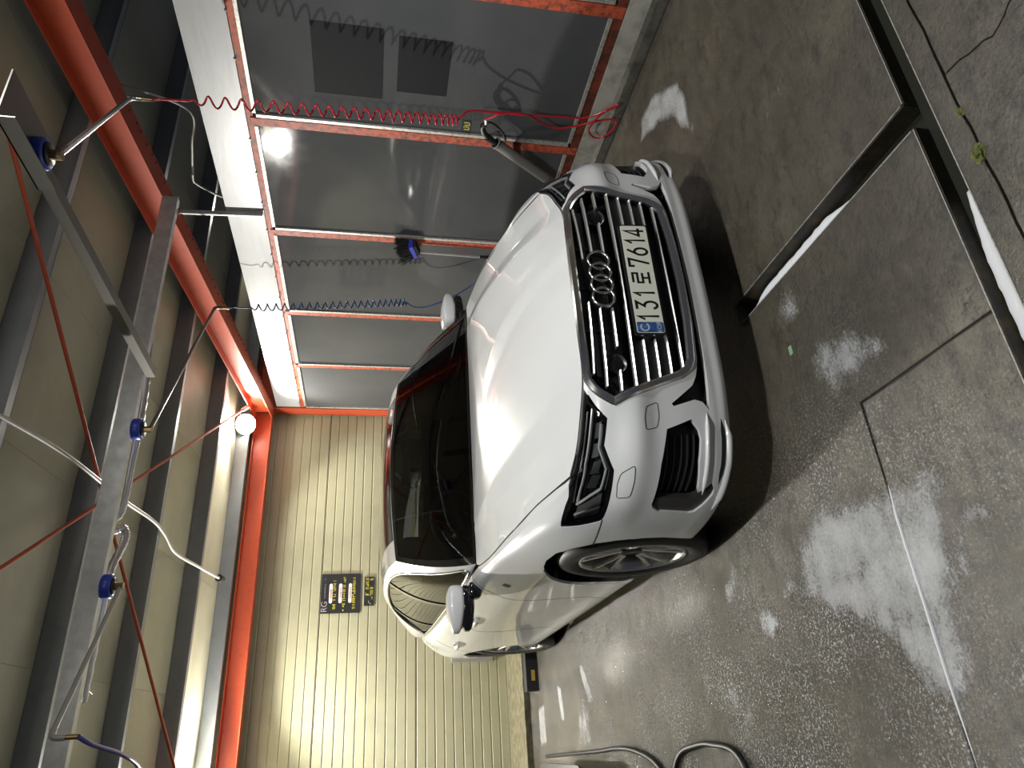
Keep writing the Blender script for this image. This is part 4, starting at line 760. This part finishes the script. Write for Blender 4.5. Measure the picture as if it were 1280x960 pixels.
# windscreen, roof, rear
shell('windscreen', wind, [(-.955, .0), (.955, .0), (.955, .955), (-.955, .955)], M_['wsglass'], car, step=(.08, .08), flange=0)
shell('windscreen_border', wind, [(-1, 0), (1, 0), (1, 1), (-1, 1)], M_['gloss'], car, [[(-.95, .02), (.95, .02), (.95, .95), (-.95, .95)]], step=(.08, .05), flange=.006, off=.0015)
rf = shell('roof', roof, [(-1, 0), (1, 0), (1, 5), (-1, 5)], M_['paint'], car, step=(.08, .15), flange=.01)
shell('roof_window', roof, [(-.80, .06), (.80, .06), (.80, 3.4), (-.80, 3.4)], M_['roofglass'], rf, step=(.08, .15), flange=.004, off=.003)
shell('rear_window', roof, [(-1, 5), (1, 5), (1, 7), (-1, 7)], M_['roofglass'], car, step=(.1, .15), flange=0)
shell('headliner', roof, [(-.97, .1), (.97, .1), (.97, 5), (-.97, 5)], M_['dash'], car, step=(.15, .2), flange=0, off=-.03)
def deck(c, t):
    c = np.asarray(c, float); t = np.asarray(t, float); k = 1-np.abs(c)**2.5; y = c*(.70*(1-t)+.50*t); return np.stack([-3.42-.56*t-.06*k*t, y, 1.065+.02*k+.02*np.sin(t*PI)*0+.0*t], -1)
shell('boot_lid', deck, [(-1, 0), (1, 0), (1, 1), (-1, 1)], M_['paint'], car, step=(.1, .1)); 
def rearf(u, v): return S1(u, v)
shell('rear_bumper', S1, [(18.8, 0), (21, 0), (21, 10), (18.8, 10)], M_['paint'], car, step=(.2, .3)); shell('rear_bumper', S1, [(-21, 0), (-18.8, 0), (-18.8, 10), (-21, 10)], M_['paint'], car, step=(.2, .3))
for s in (1, -1): shell('tail_lamp', S1, [(s*18.2, 7.2), (s*19.6, 7.2), (s*19.6, 8.4), (s*18.2, 8.4)] if s > 0 else [(s*19.6, 7.2), (s*18.2, 7.2), (s*18.2, 8.4), (s*19.6, 8.4)], M_['taillamp'], car, step=(.2, .2), off=.004)
MB().box((-3.75, -.60, .175), (.62, .60, .42)).box((-2.5, -.84, .19), (-.46, .84, .40)).build('underbody', M_['matte'], car)
MB().box((-.55, -.70, .42), (.55, .70, .70)).build('engine_bay', M_['matte'], car)
# interior
MB().box((-.98, -.72, .60), (-.56, .72, .93), .05).build('dashboard', M_['dash'], car); MB().box((-1.1, .26, .90), (-.88, .60, .975), .03).build('instrument_hood', M_['dash'], car)
sw_ = empty('steering_wheel'); sw_.parent = car; R = Matrix.Translation((-1.0, -.43, 1.01)) @ Matrix.Rotation(math.radians(-62), 4, 'Y')
MB().lathe([(.185+.014*math.cos(a), .014*math.sin(a)) for a in np.linspace(0, 2*PI, 11)[:-1]], R, 40, close=True).build('rim', M_['smoke'], sw_); MB().lathe([(0, .02), (.05, .02), (.06, -.02), (0, -.02)], R, 20).build('hub', M_['dash'], sw_)
for a in (0, 2.1, 4.2): MB().obox(R @ Vector((0, 0, 0)), R @ Vector((.18*math.cos(a), .18*math.sin(a), 0)), .03, .012, R.to_3x3() @ Vector((0, 0, 1))).build('spoke', M_['dash'], sw_)
for y in (-.38, .38):
    st0 = empty('front_seat'); st0.parent = car; MB().box((-1.75, y-.25, .35), (-1.2, y+.25, .58), .06).build('cushion', M_['seat'], st0); MB().obox((-1.72, y, .5), (-1.95, y, 1.14), .48, .13, (1, 0, 0)).build('backrest', M_['seat'], st0); MB().box((-2.03, y-.13, 1.13), (-1.92, y+.13, 1.30), .04).build('headrest', M_['seat'], st0)
MB().box((-2.9, -.66, .35), (-2.6, .66, 1.08), .06).build('rear_seat', M_['seat'], car)
MB().box((-1.32, -.12, 1.27), (-1.28, .12, 1.33), .015).build('rear_view_mirror', M_['dash'], car)
for (y0, y1, x0) in ((-.70, -.08, -.64), (-.02, .55, -.66)):
    wp = empty('wiper'); wp.parent = car; MB().tube(spline([(x0+.05, y0, .975), (x0, (y0+y1)/2, .992), (x0+.03, y1, .988)], 6), .006, 8).build('arm', M_['black'], wp); MB().tube([(x0-.02, y0+.05, .985), (x0-.03, y1, 1.0)], .005, 6).build('blade', M_['rubber'], wp)
# grille
gr = empty('radiator_grille'); gr.parent = car
shell('backing', S1, [(a*1.04, 6.4+(b-6.4)*1.03) for a, b in GRI], M_['matte'], gr, step=(.3, .4), flange=-.068, off=-.075)
sweep('chrome_frame', S1, GRI, [(-.019, -.01), (.013, -.03), (.013, .004), (.006, .010), (-.012, .006), (-.019, .001)], M_['chrome'], gr, closed=True, step=.12)
ROWS = [(.697, .40), (.655, .458), (.605, .482), (.550, .487), (.502, .478), (.456, .465), (.410, .448), (.362, .428)]
for i, (z, hw) in enumerate(ROWS):
    segs = [(-hw, hw)]
    if i < 3: segs = [(-hw, -.105-.03*(i == 1)), (.105+.03*(i == 1), hw)]
    if i == 2: segs = [(-hw, -.40), (-.30, -.13), (.12, .30), (.39, hw)]
    if i in (4, 5): segs = [(-hw, -.272), (.272, hw)]
    for a, b in segs:
        ys = np.linspace(a, b, max(4, int((b-a)/.05))); mb = MB(); V = []
        for y in ys:
            x = xfront(y, z)-.006; V += [(x, y, z-.0035), (x+.005, y, z), (x, y, z+.0045), (x-.022, y, z+.003), (x-.022, y, z-.003)]
        n = len(ys); F = [(j*5+k, j*5+(k+1) % 5, (j+1)*5+(k+1) % 5, (j+1)*5+k) for j in range(n-1) for k in range(5)]+[(0, 1, 2, 3, 4), tuple((n-1)*5+k for k in range(5))[::-1]]
        recalc(mb.add(V, F).build('slat', M_['slat'], gr))
for z0, z1, hw in ((.506, .546, .476), (.460, .498, .466), (.414, .452, .450)):
    ys = np.linspace(-hw, hw, 20); V = []
    for y in ys: V += [(xfront(y, z0)-.022, y, z0), (xfront(y, z1)-.022, y, z1)]
    recalc(MB().add(V, [(2*i, 2*i+1, 2*i+3, 2*i+2) for i in range(19)]).build('blank_panel', M_['dark'], gr))
for y in (-.36, .35):
    sb = MB().lathe([(0, .05), (.035, .05), (.044, .04), (.046, 0), (0, 0)], Matrix.Translation((xfront(y, .60)-.07, y, .607)) @ Matrix.Rotation(PI/2, 4, 'Y'), 24).build('sensor_housing', M_['gloss'], gr)
for y in (-.2, 0, .2): MB().box((.77, y-.004, .34), (.79, y+.004, .70)).build('rib', M_['dark'], gr)
for z in (.38, .43, .62, .67): MB().box((.765, -.40, z-.01), (.785, .40, z+.01)).build('louvre', M_['dark'], gr)
shell('lower_slot', S1, grow(SLOT, .05), M_['matte'], car, step=(.3, .3), bstep=(.1, .1), flange=-.036, off=-.052)
# badge of four rings
bd = empty('ring_badge'); bd.parent = car
for k in range(4):
    y = (k-1.5)*.0594; Rm = Matrix.Translation((xfront(0, .638)+.004-.25*y*y, y, .640)) @ Matrix.Rotation(math.radians(86), 4, 'Y')
    MB().lathe([(.0385, -.022), (.0378, .004), (.0405, .010), (.0455, .010), (.0480, .004), (.0475, -.022)], Rm, 44, close=True).build('ring', M_['chrome'], bd)
MB().box((xfront(0, .638)-.03, -.12, .615), (xfront(0, .638)-.008, .12, .665), .006).build('badge_base', M_['gloss'], bd)
# number plate
np_ = empty('number_plate'); np_.parent = car; PX = .888; PM = Matrix.Translation((PX, 0, .478)) @ Matrix.Rotation(math.radians(-4), 4, 'Y') @ Matrix(((0, 0, 1, 0), (1, 0, 0, 0), (0, 1, 0, 0), (0, 0, 0, 1)))   # local x -> car left, y -> up, z -> forward
def rrect(x0, x1, y0, y1, r, k=5): return [(cx+r*math.cos(a), cy+r*math.sin(a)) for cx, cy, s0 in ((x1-r, y1-r, 0), (x0+r, y1-r, PI/2), (x0+r, y0+r, PI), (x1-r, y0+r, 1.5*PI)) for a in np.linspace(s0, s0+PI/2, k)]
recalc(MB().prism(rrect(-.268, .268, -.063, .063, .010), PM @ Matrix.Translation((0, 0, -.014)), .013).build('plate_holder', M_['black'], np_))
recalc(MB().prism(rrect(-.26, .26, -.055, .055, .008), PM, .0015).build('sheet', M_['plate'], np_))
bb = recalc(MB().prism(rrect(-.258, -.212, -.053, .053, .006), PM @ Matrix.Translation((0, 0, .0016)), .0004).build('blue_band', M_['plateblue'], np_))
def stroke(name, lines, w, x0, y0, sx, sy, par, m, z=.0017, h=.0006):
    mb = MB()
    for li, ln in enumerate(lines):
        P = [Vector((x0+a*sx, y0+b*sy)) for a, b in ln]; n = len(P); L = []; R = []
        for i in range(n):
            d0 = (P[i]-P[i-1]).normalized() if i else (P[1]-P[0]).normalized(); d1 = (P[i+1]-P[i]).normalized() if i < n-1 else d0
            b = (d0+d1); b = b.normalized() if b.length > .2 else d0; nn = Vector((-b.y, b.x)); k = w/2/max(.45, abs(nn.dot(Vector((-d0.y, d0.x))))); L.append(P[i]+nn*k); R.append(P[i]-nn*k)
        mb2 = L+R[::-1]; zz = z+li*.00005
        V = [PM @ Vector((q.x, q.y, t)) for t in (zz, zz+h) for q in L+R]; F = []
        for i in range(n-1): F += [(2*n+i, 2*n+n+i, 2*n+n+i+1, 2*n+i+1), (i, i+1, 2*n+i+1, 2*n+i), (n+i, n+i+1, 3*n+i+1, 3*n+i)]
        mb.add(V, F)
    return recalc(mb.build(name, m, par))
arc = lambda cx, cy, rx, ry, a0, a1, n=14: [(cx+rx*math.cos(math.radians(a)), cy+ry*math.sin(math.radians(a))) for a in np.linspace(a0, a1, n)]
GL = {'1': [[(.28, .70), (.60, 1.0), (.60, 0)]], '3': [[(.06, 1.0), (.92, 1.0), (.42, .62)]+arc(.50, .30, .42, .31, 78, -160, 18)], '7': [[(.05, .76), (.05, 1.0), (.95, 1.0), (.38, 0)]], '6': [[(.74, 1.0), (.13, .48)]+arc(.5, .32, .42, .32, 155, -205, 26)], '4': [[(.98, .28), (.04, .28), (.66, 1.0), (.66, 0)]],
      'r': [[(.05, 1.0), (.95, 1.0), (.95, .74), (.05, .74), (.05, .46), (.97, .46)], [(.5, .42), (.5, .14)], [(-.06, .10), (1.06, .10)]]}
for ch, x in zip('131r7614', (-.190, -.135, -.080, -.004, .072, .127, .180, .227)):
    big = ch != 'r'; wd = .040 if big else .050; hh = .082 if big else .074; c = x-.010*0
    stroke('digit' if big else 'syllable', GL[ch], .0098 if big else .0085, c-wd/2, -.041 if big else -.037, wd, hh, np_, M_['ink'])
text_mesh('KOR', .024, 'country_code', M_['holo'], bb, PM @ Matrix.Translation((-.235, -.036, .0022)), .0002)
stroke('hologram', [arc(-.235, .022, .016, .016, 40, 330, 22)], .006, 0, 0, 1, 1, bb, M_['holo'], z=.0021)
# fender badge
u_, v_ = 10.63, 7.34
for s in (1, -1): shell('fender_badge', S1, [(s*(u_-.07), v_-.12), (s*(u_+.06), v_-.10), (s*(u_+.07), v_+.12), (s*(u_-.06), v_+.10)][::s], M_['trimgrey'], car, step=(.05, .08), flange=.003, off=.003)
# wheels
def wheel(xc, sgn):
    w = empty('wheel', (xc, sgn*.80, .345)); w.parent = car; R = Matrix.Rotation(-sgn*PI/2, 4, 'X') @ Matrix.Rotation(.3, 4, 'Z')
    ty = MB().lathe([(.243, .100), (.262, .116), (.300, .122), (.328, .112), (.3405, .095), (.345, .075), (.345, -.08), (.338, -.105), (.30, -.12), (.243, -.11)], R, 72).build('tyre', M_['tyre'], w)
    for h in (-.04, 0, .04): MB().lathe([(.3455, h-.004), (.3462, h), (.3455, h+.004)], R, 60).build('tread_groove', M_['matte'], ty)
    rm = MB().lathe([(.246, .098), (.243, .110), (.234, .112), (.227, .100), (.222, .06), (.214, -.10)], R, 64).build('rim', M_['alloy'], w)
    MB().lathe([(.221, .035), (.05, .035)], R, 40).build('rim_back', M_['matte'], w); MB().lathe([(.17, .045), (.08, .045)], R, 40).build('brake_disc', M_['disc'], w)
    hub = MB().lathe([(.056, .060), (.052, .078), (.036, .084), (.034, .080), (0, .081)], R, 32).build('hub', M_['rimdark'], w)
    for k in range(5):
        a0 = 2*PI*k/5
        for da in (-.20, .20):
            a1 = a0+da*.55; a2 = a0+da; wi, wo = .013, .013
            def pt(r, a, t, h): return R @ Vector((r*math.cos(a)-t*math.sin(a), r*math.sin(a)+t*math.cos(a), h))
            sec = [(.040, a1, wi, .074), (.12, (a1+a2)/2, .012, .088), (.19, a2, .012, .098), (.230, a2+da*.12, .016, .104)]
            V = []; F = []
            for r, a, t, h in sec: V += [pt(r, a, -t, h-.010), pt(r, a, -t*.8, h), pt(r, a, t*.8, h), pt(r, a, t, h-.010), pt(r, a, t, h-.035), pt(r, a, -t, h-.035)]
            for i in range(3): F += [(i*6+q, i*6+(q+1) % 6, (i+1)*6+(q+1) % 6, (i+1)*6+q) for q in range(6)]
            recalc(MB().add(V, F+[(0, 1, 2, 3, 4, 5), (18, 19, 20, 21, 22, 23)[::-1]]).build('spoke', M_['alloy'], rm))
    return w
for xc in (0, -2.924):
    for s in (1, -1): wheel(xc, s)
# ------------------------------------------------------------------ wash gun and brush on the partition
gh = empty('gun_holster', (3.45, 3.42, .60), label='slanted grey plastic pipe holster fixed beside a red post', cat='holster')
A, B = Vector((3.455, 3.283, .792)), Vector((3.46, 3.56, .395)); o = Vector(gh.location); d = (B-A).normalized()
MB().tube([A-o, B-o], .034, 20, caps=False).tube([A-o, B-o], .030, 20, caps=False).build('pipe', M_['pvc'], gh); c = A+(B-A)*.42; MB().box((c.x+.03-o.x, c.y-.02-o.y, c.z-.025-o.z), (3.585-o.x, c.y+.02-o.y, c.z+.025-o.z)).build('bracket', M_['dark_red'], gh)
MB().lathe([(.030, 0), (.038, 0), (.038, .012), (.030, .012)], Matrix.Translation(A-o) @ d.to_track_quat('Z', 'Y').to_matrix().to_4x4(), 20, close=True).build('collar', M_['pvc'], gh)
wg = empty('wash_gun', tuple(A), label='black wash gun with loop handle resting in the grey holster', cat='wash gun'); G = lambda *q: Vector(q)
MB().tube([d*.25, d*.02, d*-.02, d*-.075], [.012, .013, .020, .024], 14).build('barrel', M_['black'], wg)
up_ = G(0, -.90, .12)
MB().tube(spline([d*-.07, d*-.105+up_*.025, d*-.115+up_*.07, d*-.088+up_*.105], 6), .018, 12).build('handle', M_['black'], wg)
MB().tube(spline([d*-.085+up_*.125, d*-.03+up_*.155, d*.045+up_*.145, d*.085+up_*.09, d*.06+up_*.04, d*.0], 7), .008, 8).build('guard', M_['black'], wg)
MB().tube(spline([d*-.05+up_*.015, d*-.03+up_*.06, d*.01+up_*.11, d*.05+up_*.13], 6), .007, 8).build('trigger', M_['black'], wg)
MB().tube([d*-.09+up_*.10, d*-.088+up_*.15], .013, 10).build('hose_fitting', M_['silver'], wg)
br = empty('wash_brush', (3.52, 4.53, 1.20), label='black bristle wash brush with blue head and silver pole', cat='brush')
MB().tube([(0, .02, .02), (0, .035, -.50)], .011, 12).build('pole', M_['silver'], br); MB().tube([(0, .035, -.49), (0, .045, -.95)], .014, 12).build('grip', M_['black'], br)
hd_ = MB().obox((0, -.075, .075), (0, .055, .025), .075, .035, (0, .35, .95)).build('head', M_['bluehead'], br)
mb = MB(); U = Vector((0, .36, .93)); T = Vector((0, .93, -.36))
for i in range(260):
    a = random.uniform(-.075, .065); b = random.uniform(-.042, .042); p = Vector((b, -.012, .066))+T*a; L_ = random.uniform(.085, .115); q = p+U*L_+T*(a*.45+random.uniform(-.01, .01))+Vector((b*.6+random.uniform(-.01, .01), 0, 0)); mb.tube([p, q], [.0035, .0025], 4, caps=False)
mb.obox(Vector((0, -.012, .066))+T*-.06, Vector((0, -.012, .066))+T*.05, .07, .12, (0, .36, .93)); mb.build('bristles', M_['bristle'], br, kind='stuff')
MB().box((.02, -.02, -.01), (.064, .04, .02), .003).build('hanger_clip', M_['strip'], br)
